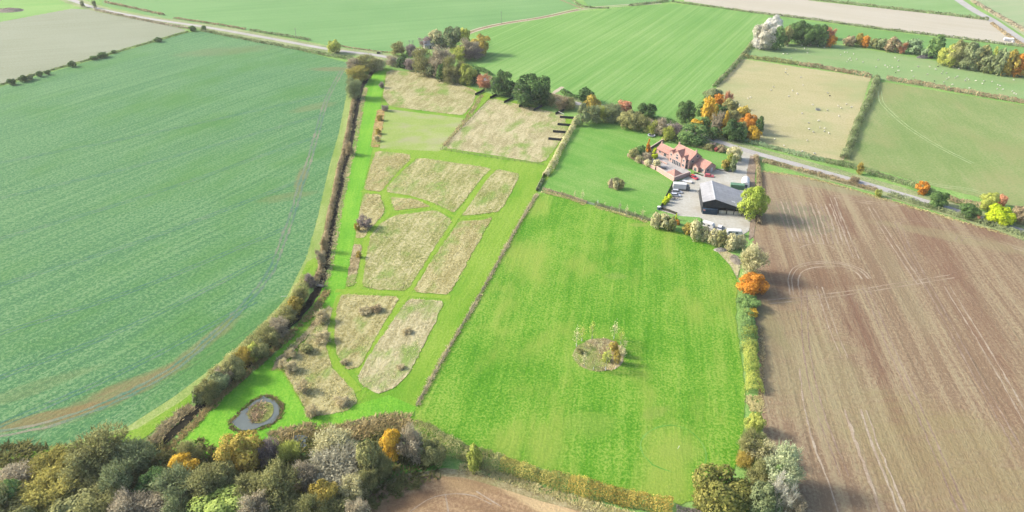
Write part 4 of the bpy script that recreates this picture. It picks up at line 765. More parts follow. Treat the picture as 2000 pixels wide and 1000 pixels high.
# silver and dark trees at the top right, and the belt behind the sheep
tree_group([(1492, 45, 95, 46, 'd', 'GY'), (1512, 31, 70, 36, 'd', 'LB'), (1484, 68, 96, 24, 'a', 'LB'), (1521, 50, 97, 30, 'd', 'MG'), (1536, 50, 88, 26, 'd', 'OL'), (1562, 40, 84, 44, 'd', 'DG'), (1586, 48, 88, 44, 'd', 'DG'), (1606, 47, 90, 28, 'd', 'DG'), (1622, 50, 76, 22, 'a', 'RU'), (1625, 68, 92, 20, 'd', 'OR')], "in the top-right clump", "silver and dark trees at the top right")
tree_group([(1660, 68, 90, 24, 'd', 'BR'), (1680, 64, 90, 18, 'd', 'GO'), (1692, 69, 92, 20, 'd', 'OR'), (1708, 74, 95, 18, 'd', 'OL'), (1722, 73, 97, 24, 'd', 'GR'), (1745, 71, 101, 30, 'd', 'BR'), (1764, 80, 104, 20, 'a', 'RU'), (1786, 74, 106, 34, 'd', 'HZ'), (1808, 92, 112, 16, 'd', 'HZ'), (1829, 66, 113, 34, 'd', 'MG'), (1856, 84, 128, 42, 'd', 'YG'), (1872, 78, 130, 36, 'd', 'OL'), (1898, 82, 135, 44, 'd', 'GR'), (1920, 86, 138, 34, 'd', 'OL'),
    (1940, 90, 142, 28, 'c', 'YG'), (1928, 104, 142, 28, 'd', 'GR'), (1956, 92, 146, 30, 'd', 'GR'), (1976, 96, 148, 34, 'd', 'GO'), (1997, 96, 149, 36, 'd', 'OR'), (2030, 100, 156, 44, 'd', 'OL')], "in the belt beyond the sheep", "tree belt beyond the sheep")
tree_group([(1803, 352, 379, 25, 'd', 'OR'), (1836, 371, 405, 37, 'd', 'DG'), (1826, 390, 407, 18, 'd', 'MG'), (1897, 396, 428, 37, 'd', 'DG'), (1910, 418, 432, 12, 'a', 'RU'), (1934, 374, 412, 35, 'd', 'YG'), (1957, 379, 404, 19, 'd', 'RU'), (1955, 401, 441, 53, 'd', 'BY'), (1998, 401, 436, 42, 'd', 'BR'), (1681, 316, 341, 14, 'a', 'GO'), (1670, 343, 358, 20, 'a', 'BR'), (1716, 368, 385, 14, 'a', 'YG')], "beside the right-hand lane", "trees beside the lane on the right")
tree_group([(22, 152, 166, 15, 'd', 'DG'), (45, 146, 160, 18, 'd', 'DG'), (58, 144, 156, 14, 'd', 'GR'), (77, 138, 150, 13, 'd', 'DG'), (92, 136, 146, 12, 'a', 'DG'), (140, 118, 131, 16, 'd', 'DG'), (183, 108, 117, 14, 'd', 'DG'), (200, 102, 112, 22, 'd', 'DG'), (222, 97, 104, 10, 'a', 'DG'), (308, 72, 82, 16, 'd', 'DG'), (376, 50, 61, 16, 'd', 'DG'), (398, 49, 60, 10, 'd', 'DG')], "above the teal crop", "bushes in the hedge above the crop", 'bush', 'bush', name='bush')
tree_group([(160, 0, 14, 8, 'a', 'GR'), (184, 0, 16, 8, 'a', 'GR')], "by the top-left road junction", "trees by the top-left junction")

# ------------------------------------------------------------------ materials for built things
M = {}
def mat(n, c, **k):
    if n not in M: M[n] = plain_mat(n, c, **k)
    return M[n]
def brick_mat(name, c1, c2, mortar, sc):
    t = NT(name); b = t.n("ShaderNodeTexBrick"); t.l(t.mapv(t.obj(), (1, 1, 1)), b.inputs['Vector'])
    sep = t.n("ShaderNodeSeparateXYZ"); t.l(t.obj(), sep.inputs[0]); cmb = t.n("ShaderNodeCombineXYZ")
    t.l(t.math('ADD', sep.outputs[0], sep.outputs[1]), cmb.inputs[0]); t.l(sep.outputs[2], cmb.inputs[1]); t.l(cmb.outputs[0], b.inputs['Vector'])
    b.inputs['Color1'].default_value = lin(c1); b.inputs['Color2'].default_value = lin(c2); b.inputs['Mortar'].default_value = lin(mortar)
    b.inputs['Scale'].default_value = sc; b.inputs['Mortar Size'].default_value = 0.015
    n = t.noise(t.obj(), 0.7, 4, 0.6); col = t.mix(t.math('MULTIPLY', t.smooth(n, 0.4, 0.75), 0.35), b.outputs['Color'], lin(mortar))
    t.bsdf(col, 0.9); return t.m
def tile_mat(name, c1, c2, rowscale=3.0, axis=2):
    t = NT(name); n = t.noise(t.obj(), 1.2, 5, 0.7); n2 = t.noise(t.obj(), 6.0, 2, 0.6)
    wv = t.n("ShaderNodeTexWave"); wv.bands_direction = 'XYZ'[axis]; t.l(t.obj(), wv.inputs['Vector']); wv.inputs['Scale'].default_value = rowscale; wv.inputs['Distortion'].default_value = 0.4
    f = t.math('ADD', t.math('MULTIPLY', n, 0.7), t.math('MULTIPLY', n2, 0.35)); col = t.mix(t.smooth(f, 0.3, 0.75), lin(c1), lin(c2))
    t.bsdf(col, 0.85, t.bump(wv.outputs[0], 0.5, 0.05)); return t.m
brick = brick_mat("pink_brick", "dcb4a4", "cfa392", "e2ccc2", 3.0); brick2 = brick_mat("garden_brick", "e0b8a8", "d2a696", "e6d0c6", 3.0)
tiles = tile_mat("clay_tiles", "bc8474", "d6a898"); lit_coping = mat("lit_coping", "f0d2c2", var=0.06)  # coping paler than the brick: sunlit wall tops put into its colour
white = mat("white_paint", "f4f2ee", rough=0.5, var=0.03); glass = mat("dark_glass", "4a525a", rough=0.1, spec=0.6, var=0.1); black = mat("black_rubber", "2b2b2b", rough=0.7)
steel = mat("galvanised_steel", "a9adb0", rough=0.45, metal=0.3); dwood = mat("dark_stained_wood", "4c4a42", var=0.25); wood = mat("weathered_wood", "a39a86", var=0.25)
red = mat("red_paint", "d8404a", rough=0.3, spec=0.5, var=0.05); red2 = mat("faded_red_paint", "ee7078", rough=0.35, spec=0.5, var=0.05); silver = mat("silver_paint", "dfe3e8", rough=0.3, spec=0.5, var=0.04)
navy = mat("navy_steel", "40566a", rough=0.6, var=0.15); greenp = mat("green_sheet", "6f9a78", rough=0.7, var=0.12); amber = mat("amber_lens", "d98a3a"); lens = mat("clear_lens", "e9edf0", rough=0.15)
blackclad = mat("black_cladding", "3c4044", var=0.2); stone = mat("rubble_stone", "c2bcae", var=0.3, scale=2.0); cream = mat("cream_board", "d8d5c0", var=0.12)

# ------------------------------------------------------------------ the farmhouse
hx, hy = G(1305.6, 314.4); H = empty('farmhouse', hx, hy, 0, R(-58))
tag(H, "pink brick two-storey farmhouse with clay tiled roofs and three front gables", 'house')
def gable_roof(mb, x0, x1, y0, y1, ze, zr, axis, over=0.3, th=0.14):
    """two roof slabs; axis = direction of the ridge"""
    if axis == 'x':
        ym = (y0+y1)/2; sl = (zr-ze)/(ym-y0); a = y0-over; za = ze-over*sl
        mb.prism([(a, za+0.02), (ym, zr+0.02), (ym, zr+th+0.02), (a, za+th+0.02)], 'x', x0, x1)
        b = y1+over; mb.prism([(ym+0.001, zr+0.02), (b, za+0.02), (b, za+th+0.02), (ym+0.001, zr+th+0.02)], 'x', x0, x1)
    else:
        xm = (x0+x1)/2; sl = (zr-ze)/(xm-x0); a = x0-over; za = ze-over*sl
        mb.prism([(a, za+0.02), (xm, zr+0.02), (xm, zr+th+0.02), (a, za+th+0.02)], 'y', y0, y1)
        b = x1+over; mb.prism([(xm+0.001, zr+0.02), (b, za+0.02), (b, za+th+0.02), (xm+0.001, zr+th+0.02)], 'y', y0, y1)
wl = MB()
wl.prism([(1.2, 0), (1.2, 5), (5.1, 8), (9, 5), (9, 0)], 'x', 0.6, 12.8)
for x0, x1, y0, ze, zr in ((0, 2.65, 0, 4.9, 6.2), (2.7, 8.6, -0.35, 5.0, 7.6), (8.65, 11.4, -0.1, 4.9, 6.3)): wl.prism([(x0, 0), (x0, ze), ((x0+x1)/2, zr), (x1, ze), (x1, 0)], 'y', y0, 1.6)
wl.prism([(1.6, 0), (1.6, 2.6), (4.4, 4.6), (7.2, 2.6), (7.2, 0)], 'x', -10.6, 0.58)
wl.prism([(4.0, 0), (4.0, 2.6), (7.6, 5.0), (11.2, 2.6), (11.2, 0)], 'x', 12.82, 20.4)
wl.prism([(14.0, 0), (14.0, 2.3), (15.8, 3.7), (17.6, 2.3), (17.6, 0)], 'y', 2.4, 4.2)
wl.build('wall', brick, H)
def house_roof(*a, **k):
    r = MB(); gable_roof(r, *a, **k); return r.build('roof', tiles, H)
rf = house_roof(0.35, 13.05, 1.2, 9, 5, 8, 'x')
house_roof(0, 2.65, -0.25, 2.75, 4.9, 6.2, 'y', over=0.2); house_roof(2.7, 8.6, -0.6, 4.55, 5.0, 7.6, 'y', over=0.2); house_roof(8.65, 11.4, -0.35, 2.85, 4.9, 6.3, 'y', over=0.2)
house_roof(-10.85, 0.34, 1.6, 7.2, 2.6, 4.6, 'x'); house_roof(13.06, 20.65, 4.0, 11.2, 2.6, 5.0, 'x'); house_roof(14.0, 17.6, 2.1, 5.6, 2.3, 3.7, 'y', over=0.2)
for x, z in ((0.9, 8.0), (12.4, 8.0), (-10.3, 4.6)):
    c = MB(); c.box(x-0.35, x+0.35, 4.1 if z < 5 else 4.8, 4.8 if z < 5 else 5.5, z-0.6, z+1.1); c.tube((x, 4.45 if z < 5 else 5.15, z+1.1), (x, 4.45 if z < 5 else 5.15, z+1.5), 0.14, 0.12); c.build('chimney', brick, rf)
rd = MB()
for x0, x1, y, z in ((0.35, 13.05, 5.1, 8.2), (-10.85, 0.3, 4.4, 4.8), (13.06, 20.65, 7.6, 5.2)): rd.prism([(y-0.14, z-0.05), (y, z+0.1), (y+0.14, z-0.05)], 'x', x0, x1)
rd.build('ridge_tiles', mat("ridge_tile", "e0b8a6"), rf)
def window(x, z, w_, h_, y=None, xf=None, name='window', bars=1):
    f = MB(); p = MB()
    if xf is None:
        f.box(x-w_/2, x+w_/2, y-0.07, y-0.002, z, z+h_); n = bars+1
        for k in range(n): a = x-w_/2+0.1+k*(w_-0.1)/n; p.box(a, a+(w_-0.1)/n-0.1, y-0.1, y-0.072, z+0.1, z+h_-0.1)
    else:
        f.box(xf+0.002, xf+0.07, x-w_/2, x+w_/2, z, z+h_); n = bars+1
        for k in range(n): a = x-w_/2+0.1+k*(w_-0.1)/n; p.box(xf+0.072, xf+0.1, a, a+(w_-0.1)/n-0.1, z+0.1, z+h_-0.1)
    fo = f.build(name, white, H); p.build('pane', glass, fo)
for k in range(5): window(3.35+k*1.13, 0.1, 0.95, 2.3, -0.35, name='glazed_door', bars=0)
window(5.65, 3.3, 1.7, 1.2, -0.35, bars=1); window(5.65, 4.75, 1.5, 1.0, -0.35, bars=1); window(1.3, 3.4, 1.1, 1.2, 0); window(1.3, 0.9, 1.2, 1.3, 0); window(10.0, 3.4, 1.2, 1.2, -0.1); window(10.0, 0.9, 1.4, 1.3, -0.1)
window(-4.5, 0.4, 1.7, 1.9, 1.6, name='glazed_door'); window(-8.2, 1.0, 1.4, 1.2, 1.6); window(0.55, 3.3, 0.9, 1.0, None, 11.4)
window(0.6, 3.2, 0.9, 1.1, None, 11.405, bars=0); window(0.6, 0.2, 1.2, 2.0, None, 11.405, name='glazed_door'); window(3.0, 3.3, 1.5, 1.2, None, 12.8); window(6.0, 5.4, 1.3, 1.1, None, 12.8)
window(19.0, 0.9, 1.3, 1.2, 4.0); window(6.0, 0.8, 1.2, 1.4, None, 20.4); window(15.8, 0.2, 1.6, 1.9, 2.4, name='glazed_door')
d = MB(); d.box(20.402, 20.5, 8.0, 9.3, 0.05, 2.2); dd = d.build('door', white, H); d2 = MB(); d2.tube((20.5, 9.1, 1.1), (20.56, 9.1, 1.1), 0.05); d2.build('handle', steel, dd)
g = MB()
for y in (0.84, -0.95): pass
g.box(0.5, 12.9, 0.78, 0.88, 4.7, 4.8); g.box(-10.8, 0.3, 1.2, 1.3, 2.25, 2.35); g.tube((12.87, 1.1, 0), (12.87, 1.1, 4.8), 0.06); g.build('gutter', mat("black_gutter", "3a3a3c"), H)

# garden walls, summerhouse, patio things
def wall_run(pts, h, th, name, label, m, cope=True, closed=False, piers=True):
    e = empty(name, pts[0][0], pts[0][1]); tag(e, label, 'wall'); b = MB(); c = MB(); p = MB(); o = Vector((pts[0][0], pts[0][1], 0))
    for i in range(len(pts)-1):
        a = Vector((*pts[i], 0))-o; q = Vector((*pts[i+1], 0))-o; L = (q-a).length; Mx = Matrix.Translation(a) @ Matrix.Rotation(math.atan2(q.y-a.y, q.x-a.x), 4, 'Z')
        b.box(0.0 if i == 0 else th/2+0.002, L-(th/2+0.002 if i == len(pts)-2 else -th/2), -th/2, th/2, 0, h, Mx); c.box(-0.03, L-0.07, -th/2-0.06, th/2+0.06, h+0.002+i*0.004, h+0.12+i*0.004, Mx)
        if piers:
            for k in range(1, max(2, int(L/5))): p.box(k*5-0.25, k*5+0.25, -th/2-0.1, th/2+0.1, 0, h+0.3, Mx)
    b.build('wall', m, e)
    if cope: c.build('lit_coping', lit_coping, e)
    if piers and p.v: p.build('pier', m, e)
    return e
wp = [G(1225.6, 305.6), G(1280, 332)]; wall_run(wp, 1.5, 0.35, 'garden_wall', "long pink brick garden wall facing the house paddock", brick2)
wp2 = [G(1282, 333), G(1316, 354.4), G(1347.2, 343.2)]; wall_run(wp2, 2.2, 0.35, 'garden_wall', "taller pink brick wall turning the corner around the summerhouse", brick2, piers=False)
wall_run([G(1270, 292), G(1290, 279), G(1303, 272)], 1.3, 0.3, 'garden_wall', "low dark wall running back from the left wing of the farmhouse", mat("dark_brick", "8f7468", var=0.2), piers=False)
wall_run([G(1290, 316), G(1303, 322)], 0.7, 0.3, 'garden_wall', "short low wall inside the patio by the pale shrubs", brick2, piers=False)
cx_, cy_ = G(1316, 354.4); a1, a2 = R(119), R(35); sx_ = cx_+3.2*math.cos(a1)+3.0*math.cos(a2); sy_ = cy_+3.2*math.sin(a1)+3.0*math.sin(a2)
e = empty('summerhouse', sx_, sy_, 0, R(33)); tag(e, "open summerhouse with a pyramid of clay tiles in the corner of the garden wall", 'summerhouse')
b = MB(); w2 = 2.75; b.add([(-w2, -w2, 2.3), (w2, -w2, 2.3), (w2, w2, 2.3), (-w2, w2, 2.3), (0, 0, 4.3), (-w2+.1, -w2+.1, 2.18), (w2-.1, -w2+.1, 2.18), (w2-.1, w2-.1, 2.18), (-w2+.1, w2-.1, 2.18)], [(0, 1, 4), (1, 2, 4), (2, 3, 4), (3, 0, 4), (0, 5, 6, 1), (1, 6, 7, 2), (2, 7, 8, 3), (3, 8, 5, 0), (8, 7, 6, 5)]); b.build('roof', tiles, e)
for i in (-1, 1):
    for j in (-1, 1): p = MB(); p.box(i*2.3-.12, i*2.3+.12, j*2.3-.12, j*2.3+.12, 0, 2.17); p.build('post', dwood, e)
b = MB(); b.box(-2.2, 2.2, 2.0, 2.2, 0, 2.1); b.build('back_panel', brick2, e)
e = empty('garden_table', *G(1297, 331), 0, R(-30)); tag(e, "dark garden table standing on the paved patio", 'table')
b = MB(); b.box(-1.0, 1.0, -0.5, 0.5, 0.70, 0.76); b.build('table_top', dwood, e)
for i in (-.85, .85):
    for j in (-.4, .4): p = MB(); p.box(i-.04, i+.04, j-.04, j+.04, 0, 0.698); p.build('leg', dwood, e)
for k, (px, py, lb) in enumerate(((1357.5, 339.5, "nearest the farmhouse wall"), (1362, 340.5, "second from the farmhouse wall"), (1366.5, 342, "third from the farmhouse wall"), (1371, 343.5, "farthest from the farmhouse wall"))):
    e = empty('planter', *G(px, py), 0, R(-35)); tag(e, f"small dark planter in front of the porch, {lb}", 'planter', 'dark planters in front of the porch')
    b = MB(); b.add([(-.5, -.2, 0), (.5, -.2, 0), (.5, .2, 0), (-.5, .2, 0), (-.6, -.28, .42), (.6, -.28, .42), (.6, .28, .42), (-.6, .28, .42)], [(3, 2, 1, 0), (0, 1, 5, 4), (1, 2, 6, 5), (2, 3, 7, 6), (3, 0, 4, 7), (4, 5, 6, 7)]); b.build('box', dwood, e)
    V, F, t = hedge_mesh([(-.45, 0), (.45, 0)], 0.4, 0.3, 0.09); V[:, 2] += 0.38; mesh_np('plant', V, F, leaf_mat(*PAL['DG']), t, e)
# trampoline
e = empty('trampoline', *G(1272, 266.5)); tag(e, "round trampoline with a pale rim and dark mat in the house paddock", 'trampoline')
b = MB(); n = 32; ring = []
def ann(mb, r0, r1, z0, z1, n=32):
    vs = []
    for r, z in ((r0, z0), (r1, z0), (r1, z1), (r0, z1)):
        for i in range(n): a = 2*math.pi*i/n; vs.append((r*math.cos(a), r*math.sin(a), z))
    fs = []
    for k in range(4):
        k2 = (k+1) % 4
        fs += [(k*n+i, k*n+(i+1) % n, k2*n+(i+1) % n, k2*n+i) for i in range(n)]
    mb.add(vs, fs)
ann(b, 1.6, 2.0, 0.82, 0.92); b.build('safety_pad', mat("pale_pad", "d5dde4", var=0.05), e)
b = MB(); b.tube((0, 0, 0.84), (0, 0, 0.86), 1.59, n=32); b.build('mat', mat("dark_mat", "4a4f52"), e)
for k in range(4):
    a = k*math.pi/2+.4; p = MB(); q = (1.9*math.cos(a-.2), 1.9*math.sin(a-.2)); q2 = (1.9*math.cos(a+.2), 1.9*math.sin(a+.2)); p.tube((*q, 0.03), (*q, 0.82), 0.04); p.tube((*q2, 0.03), (*q2, 0.82), 0.04); p.tube((*q, 0.04), (*q2, 0.04), 0.04); p.build('leg', steel, e)

# ------------------------------------------------------------------ the barn and what stands round it
bx, by = G(1370.4, 415.6); B = empty('barn', bx, by, 0, R(-9.2)); tag(B, "long open-fronted farm barn with a grey corrugated roof and dark gable", 'barn')
D = 17.6
def roof_mat():
    t = NT("corrugated_sheet"); wv = t.n("ShaderNodeTexWave"); wv.bands_direction = 'Y'; t.l(t.obj(), wv.inputs['Vector']); wv.inputs['Scale'].default_value = 1.6
    sp = t.n("ShaderNodeSeparateXYZ"); t.l(t.obj(), sp.inputs[0]); sh = t.math('LESS_THAN', t.math('FRACT', t.math('DIVIDE', sp.outputs[1], 1.1)), 0.07); sv = t.math('LESS_THAN', t.math('FRACT', t.math('DIVIDE', sp.outputs[0], 3.2)), 0.03)
    n = t.noise(t.mapv(t.obj(), (0.3, 1, 1)), 1.0, 5, 0.7); n2 = t.noise(t.obj(), 0.25, 3); col = t.mix(t.smooth(t.math('ADD', t.math('MULTIPLY', n, .6), t.math('MULTIPLY', n2, .4)), 0.3, 0.7), lin("a3a3a5"), lin("c8c8c8"))
    col = t.mix(t.math('MULTIPLY', t.math('MAXIMUM', sh, sv), 0.45), col, lin("6e6f74")); t.bsdf(col, 0.75, t.bump(wv.outputs[0], 0.4, 0.05)); return t.m
RM = roof_mat(); xr, zr_, xl0, zl, xr1, zrr = 4.6, 7.2, -0.4, 5.5, 18.8, 2.9
r = MB(); r.prism([(xl0, zl), (xr, zr_), (xr, zr_+.1), (xl0, zl+.1)], 'y', -0.9, D); r.prism([(xr+.001, zr_), (xr1, zrr), (xr1, zrr+.1), (xr+.001, zr_+.1)], 'y', -0.9, D); ro = r.build('roof', RM, B)
c = MB(); c.prism([(xr-.5, zr_-.02), (xr, zr_+.2), (xr+.5, zr_+.0)], 'y', -0.92, D+.02); c.build('ridge_cap', mat("ridge_sheet", "c0c1c2"), ro)
s_ = MB()
def on_slope(x): return zr_+.1+(x-xr)*(zrr-zr_)/(xr1-xr)
for (xa, ya, ln) in ((13.5, 0.2, 1.8), (16.0, 4.0, 2.0), (12.0, 2.6, 1.6)):
    s_.add([(xa, ya, on_slope(xa)+.03), (xa+ln, ya, on_slope(xa+ln)+.03), (xa+ln, ya+.9, on_slope(xa+ln)+.03), (xa, ya+.9, on_slope(xa)+.03)], [(0, 1, 2, 3)])
s_.build('rooflight', white, ro)
wv_ = MB(); wv_.prism([(0, 3.0), (0, zl+.1), (xr, zr_-.02), (18.4, zrr+.05), (18.4, 2.4), (9, 3.0)], 'y', -0.05, 0.05); wv_.build('gable_cladding', blackclad, B)
wv_ = MB(); wv_.box(-0.1, 0.1, 0.06, D-.3, 0, zl); wv_.build('side_wall', blackclad, B)
wv_ = MB(); wv_.prism([(0.1, 0), (0.1, zl), (xr, zr_-.05), (18.2, zrr), (18.2, 0)], 'y', D-.5, D-.4); wv_.build('back_wall', blackclad, B)
wv_ = MB(); wv_.box(18.2, 18.4, 0.06, D-.3, 0, zrr-.05); wv_.build('side_wall', mat("grey_block", "9c9a94", var=0.15), B)
for x in (6.6, 10.2, 13.2, 16.6): p = MB(); p.box(x-.15, x+.15, -.04, .26, 0, 3.2); p.build('post', dwood, B)
for x0, x1, z1 in ((7.0, 9.9, 1.9), (10.5, 13.0, 2.0), (13.4, 14.9, 1.9), (15.1, 16.4, 1.9), (16.9, 18.0, 2.0)):
    p = MB(); p.box(x0, x1, -.12, -.06, .15, z1); q = p.build('stall_door', cream, B); k = MB(); k.box(x0+.05, x1-.05, -.15, -.122, z1-.35, z1-.22); k.box(x0+.05, x1-.05, -.15, -.122, .35, .48); k.build('brace', wood, q)
fl = MB(); fl.box(0.2, 18.1, 0.3, D-.6, 0.2, 0.26); fl.build('floor', mat("dark_floor", "5d564c", var=0.25), B)  # barn floor in a mottled dark brown
e = empty('white_bale', *G(1409, 409), 1.9, 0); tag(e, "white box resting on a ledge under the barn gable", 'box'); b = MB(); b.box(-.6, .6, -.5, .1, 0, .5); b.build('box', white, e); b = MB(); b.box(-.62, .62, -.52, .12, .502, .56); b.build('lid', white, e)
def container(name, x, y, rz, L, W, Hh, m, label, cat='container'):
    e = empty(name, x, y, 0, rz); tag(e, label, cat); b = MB(); n = int(L/0.35)
    pts = []
    for i in range(n): x0 = -L/2+i*L/n; pts += [(x0, -W/2), (x0+L/n*.5, -W/2), (x0+L/n*.55, -W/2+.06), (x0+L/n*.95, -W/2+.06)]
    pts += [(L/2, -W/2), (L/2, W/2), (-L/2, W/2)]
    b.prism(pts, 'z', .1, Hh-.1); b.build('body', m, e); b = MB(); b.box(-L/2-.04, L/2+.04, -W/2-.04, W/2+.04, Hh-.098, Hh); b.build('roof_panel', m, e)
    for k in (-1, 1): d = MB(); d.box(L/2+.003, L/2+.06, k*W/4-W/4+.06, k*W/4+W/4-.06, .2, Hh-.2); dd = d.build('door', m, e); t = MB(); t.tube((L/2+.1, k*W/4, .3), (L/2+.1, k*W/4, Hh-.3), .03); t.build('locking_bar', steel, dd)
    return e
c0 = Vector((bx, by, 0)); ux = Vector((math.cos(R(-9.2)), math.sin(R(-9.2)), 0)); uy = Vector((-ux.y, ux.x, 0))
p = c0+ux*3.2-uy*0.7; ct = container('storage_container', p.x, p.y, R(-9.2), 6.0, 1.1, 2.6, navy, "dark blue storage container against the front of the barn")
b = MB(); b.box(-2.95, -2.05, -.64, -.6, 1.75, 2.4); sg = b.build('notice', mat("pink_board", "f3c6c2", var=0.05), ct); b = MB(); b.box(-2.7, -2.3, -.66, -.642, 1.9, 2.2); b.build('notice_patch', red2, sg)
container('storage_container', *G(1439, 369), R(-12), 6.0, 2.5, 2.5, greenp, "green storage container behind the barn beside the white tunnel")
# white tunnel
e = empty('polytunnel', *G(1455.5, 361), 0, R(72)); tag(e, "white rounded tunnel shelter beside the green container", 'polytunnel')
n = 14; vs = []
for x in (-3.6, 3.6):
    for i in range(n+1): a = math.pi*i/n; vs.append((x, -1.9*math.cos(a), 2.9*math.sin(a)**0.8))
b = MB(); b.add(vs, [(i, i+1, n+2+i, n+1+i) for i in range(n)]+[tuple(range(n+1))[::-1], tuple(range(n+1, 2*n+2))]); b.build('cover', white, e)
b = MB()
b.box(-3.68, -3.602, -0.9, 0.7, 0.05, 1.7); b.build('doorway', navy, e)

# ------------------------------------------------------------------ vehicles
def wheel(parent, x, y, r=0.32, wd=0.2):
    t = MB(); t.tube((x, y-wd/2, r), (x, y+wd/2, r), r, n=16); o = t.build('wheel', black, parent)
    k = MB(); s = 1 if y > 0 else -1; k.tube((x, y+s*(wd/2+.002), r), (x, y+s*(wd/2+.02), r), r*.62, n=12); k.build('rim', steel, o)
def car(name, x, y, rz, L, W, Hh, m, label, group=None, estate=True, roofm=None):
    e = empty(name, x, y, 0, rz); tag(e, label, 'car', group); a = L/2
    prof = [(-a, .32), (-a+.05, .75), (-a+.12, .92), (a*.38, .95), (a*.86, .82), (a, .62), (a, .32), (a-.4, .22), (-a+.4, .22)]
    b = MB(); nn = len(prof); vs = []
    for yy, ins in ((-W/2, 0.05), (-W/2+.07, 0), (W/2-.07, 0), (W/2, .05)): vs += [(px*(1-ins*.12), yy, pz-(ins if pz > .6 else -ins*.3)) for px, pz in prof]
    fs = [tuple(range(nn))[::-1], tuple(range(3*nn, 4*nn))]
    for k in range(3): fs += [(k*nn+i, k*nn+(i+1) % nn, (k+1)*nn+(i+1) % nn, (k+1)*nn+i) for i in range(nn)]
    b.add(vs, fs); b.build('body', m, e, smooth=False)
    x0, x1 = -a+(.1 if estate else .55), a*.42; x0t, x1t = x0+(.25 if estate else .5), x1-.75; wb, wt = W/2-.09, W/2-.24
    g = MB(); g.add([(x0, -wb, .9), (x1, -wb, .93), (x1, wb, .93), (x0, wb, .9), (x0t, -wt, Hh-.06), (x1t, -wt, Hh-.06), (x1t, wt, Hh-.06), (x0t, wt, Hh-.06)], [(0, 1, 5, 4), (1, 2, 6, 5), (2, 3, 7, 6), (3, 0, 4, 7), (4, 5, 6, 7)]); g.build('windows', glass, e)
    r = MB(); r.box(x0t-.05, x1t+.08, -wt-.03, wt+.03, Hh-.058, Hh); r.build('roof', roofm or m, e)
    for sx in (-1, 1):
        for sy in (-1, 1): wheel(e, sx*L*.3, sy*(W/2-.08))
    for sy in (-1, 1):
        h = MB(); h.box(a-.02, a+.02, sy*W*.34-.17, sy*W*.34+.17, .58, .72); h.build('headlight', lens, e); t = MB(); t.box(-a-.02, -a+.02, sy*W*.38-.1, sy*W*.38+.1, .62, .82); t.build('tail_light', red, e)
    return e
car('parked_car', *G(1355.5, 348.5), R(-60), 4.5, 1.8, 1.48, red, "dark red car parked beside the tall garden wall")
car('parked_car', *G(1385, 345.5), R(-14), 4.3, 1.75, 1.45, red2, "pale red car parked by the garage end of the farmhouse")
car('parked_car', *G(1322.5, 377), R(-10), 4.7, 1.85, 1.7, silver, "silver car parked directly beside the white box lorry", 'silver cars beside the lorry')
car('parked_car', *G(1320, 383.5), R(-8), 4.5, 1.8, 1.5, silver, "silver car parked farther from the white box lorry, next to the trailer frame", 'silver cars beside the lorry')
car('parked_car', *G(1405.5, 447), R(67), 4.7, 1.85, 1.45, white, "white car parked among the bushes below the barn", estate=False)
def lorry(x, y, rz):
    e = empty('box_lorry', x, y, 0, rz); tag(e, "white box lorry parked at the left edge of the yard", 'lorry')
    b = MB(); b.box(-3.9, 1.9, -1.2, 1.2, .95, 3.3); b.build('cargo_box', white, e); b = MB(); b.box(-3.95, 1.95, -1.24, 1.24, 3.302, 3.38); b.build('box_roof', white, e)
    c = MB(); c.prism([(2.0, .5), (2.0, 2.5), (2.4, 2.6), (3.3, 2.5), (3.75, 1.5), (3.8, .5)], 'y', -1.1, 1.1); c.build('cab', mat("grey_cab", "7c7f84"), e)
    w_ = MB(); w_.add([(3.34, -.95, 2.42), (3.34, .95, 2.42), (3.76, .95, 1.55), (3.76, -.95, 1.55)], [(0, 1, 2, 3)]); w_.build('windscreen', glass, e)
    f = MB(); f.box(-3.9, 3.0, -.5, .5, .55, .9); f.build('chassis', black, e)
    for xx in (-2.6, 2.7):
        for yy in (-1, 1): wheel(e, xx, yy, .45, .28)
    for yy in (-1, 1): h = MB(); h.box(3.78, 3.84, yy*.8-.15, yy*.8+.15, .7, .9); h.build('headlight', lens, e)
lorry(*G(1330.5, 371), R(-9))
e = empty('flat_trailer', *G(1342, 356), 0, R(-33)); tag(e, "low white flat trailer lying in front of the tall garden wall", 'trailer')
b = MB(); b.box(-2.3, 0.6, -.85, .85, .45, .52); b.build('deck', white, e); b = MB(); b.box(.8, 2.4, -.9, .9, .5, .95); b.build('front_box', white, e); b = MB(); b.tube((2.4, 0, .5), (3.4, 0, .45), .05); b.build('tow_bar', steel, e)
for xx in (-.9,):
    for yy in (-.95, .95): wheel(e, xx, yy, .28, .16)
e = empty('trailer_frame', *G(1318, 388), 0, R(-5)); tag(e, "rusty bare trailer frame beside the farther silver car", 'trailer')
b = MB(); b.box(-1.6, 1.4, -.75, -.65, .5, .6); b.box(-1.6, 1.4, .65, .75, .5, .6)
for xx in (-1.55, -.5, .5, 1.35): b.box(xx-.05, xx+.05, -.648, .648, .5, .6)
b.tube((1.4, 0, .55), (2.3, 0, .5), .05); b.build('frame', mat("rusty_steel", "7d6a5c", var=0.25), e)
for yy in (-.95, .95): wheel(e, -.2, yy, .32, .18)
e = empty('timber', *G(1330, 390), 0, R(-20)); tag(e, "short stack of dark timber on the yard near the trailer frame", 'timber'); b = MB()
for k in range(4): b.box(-.9, .9, k*.2-.4, k*.2-.24, 0.0, .12)
b.box(-.8, .85, -.3, -.1, .122, .24); b.build('plank', dwood, e)
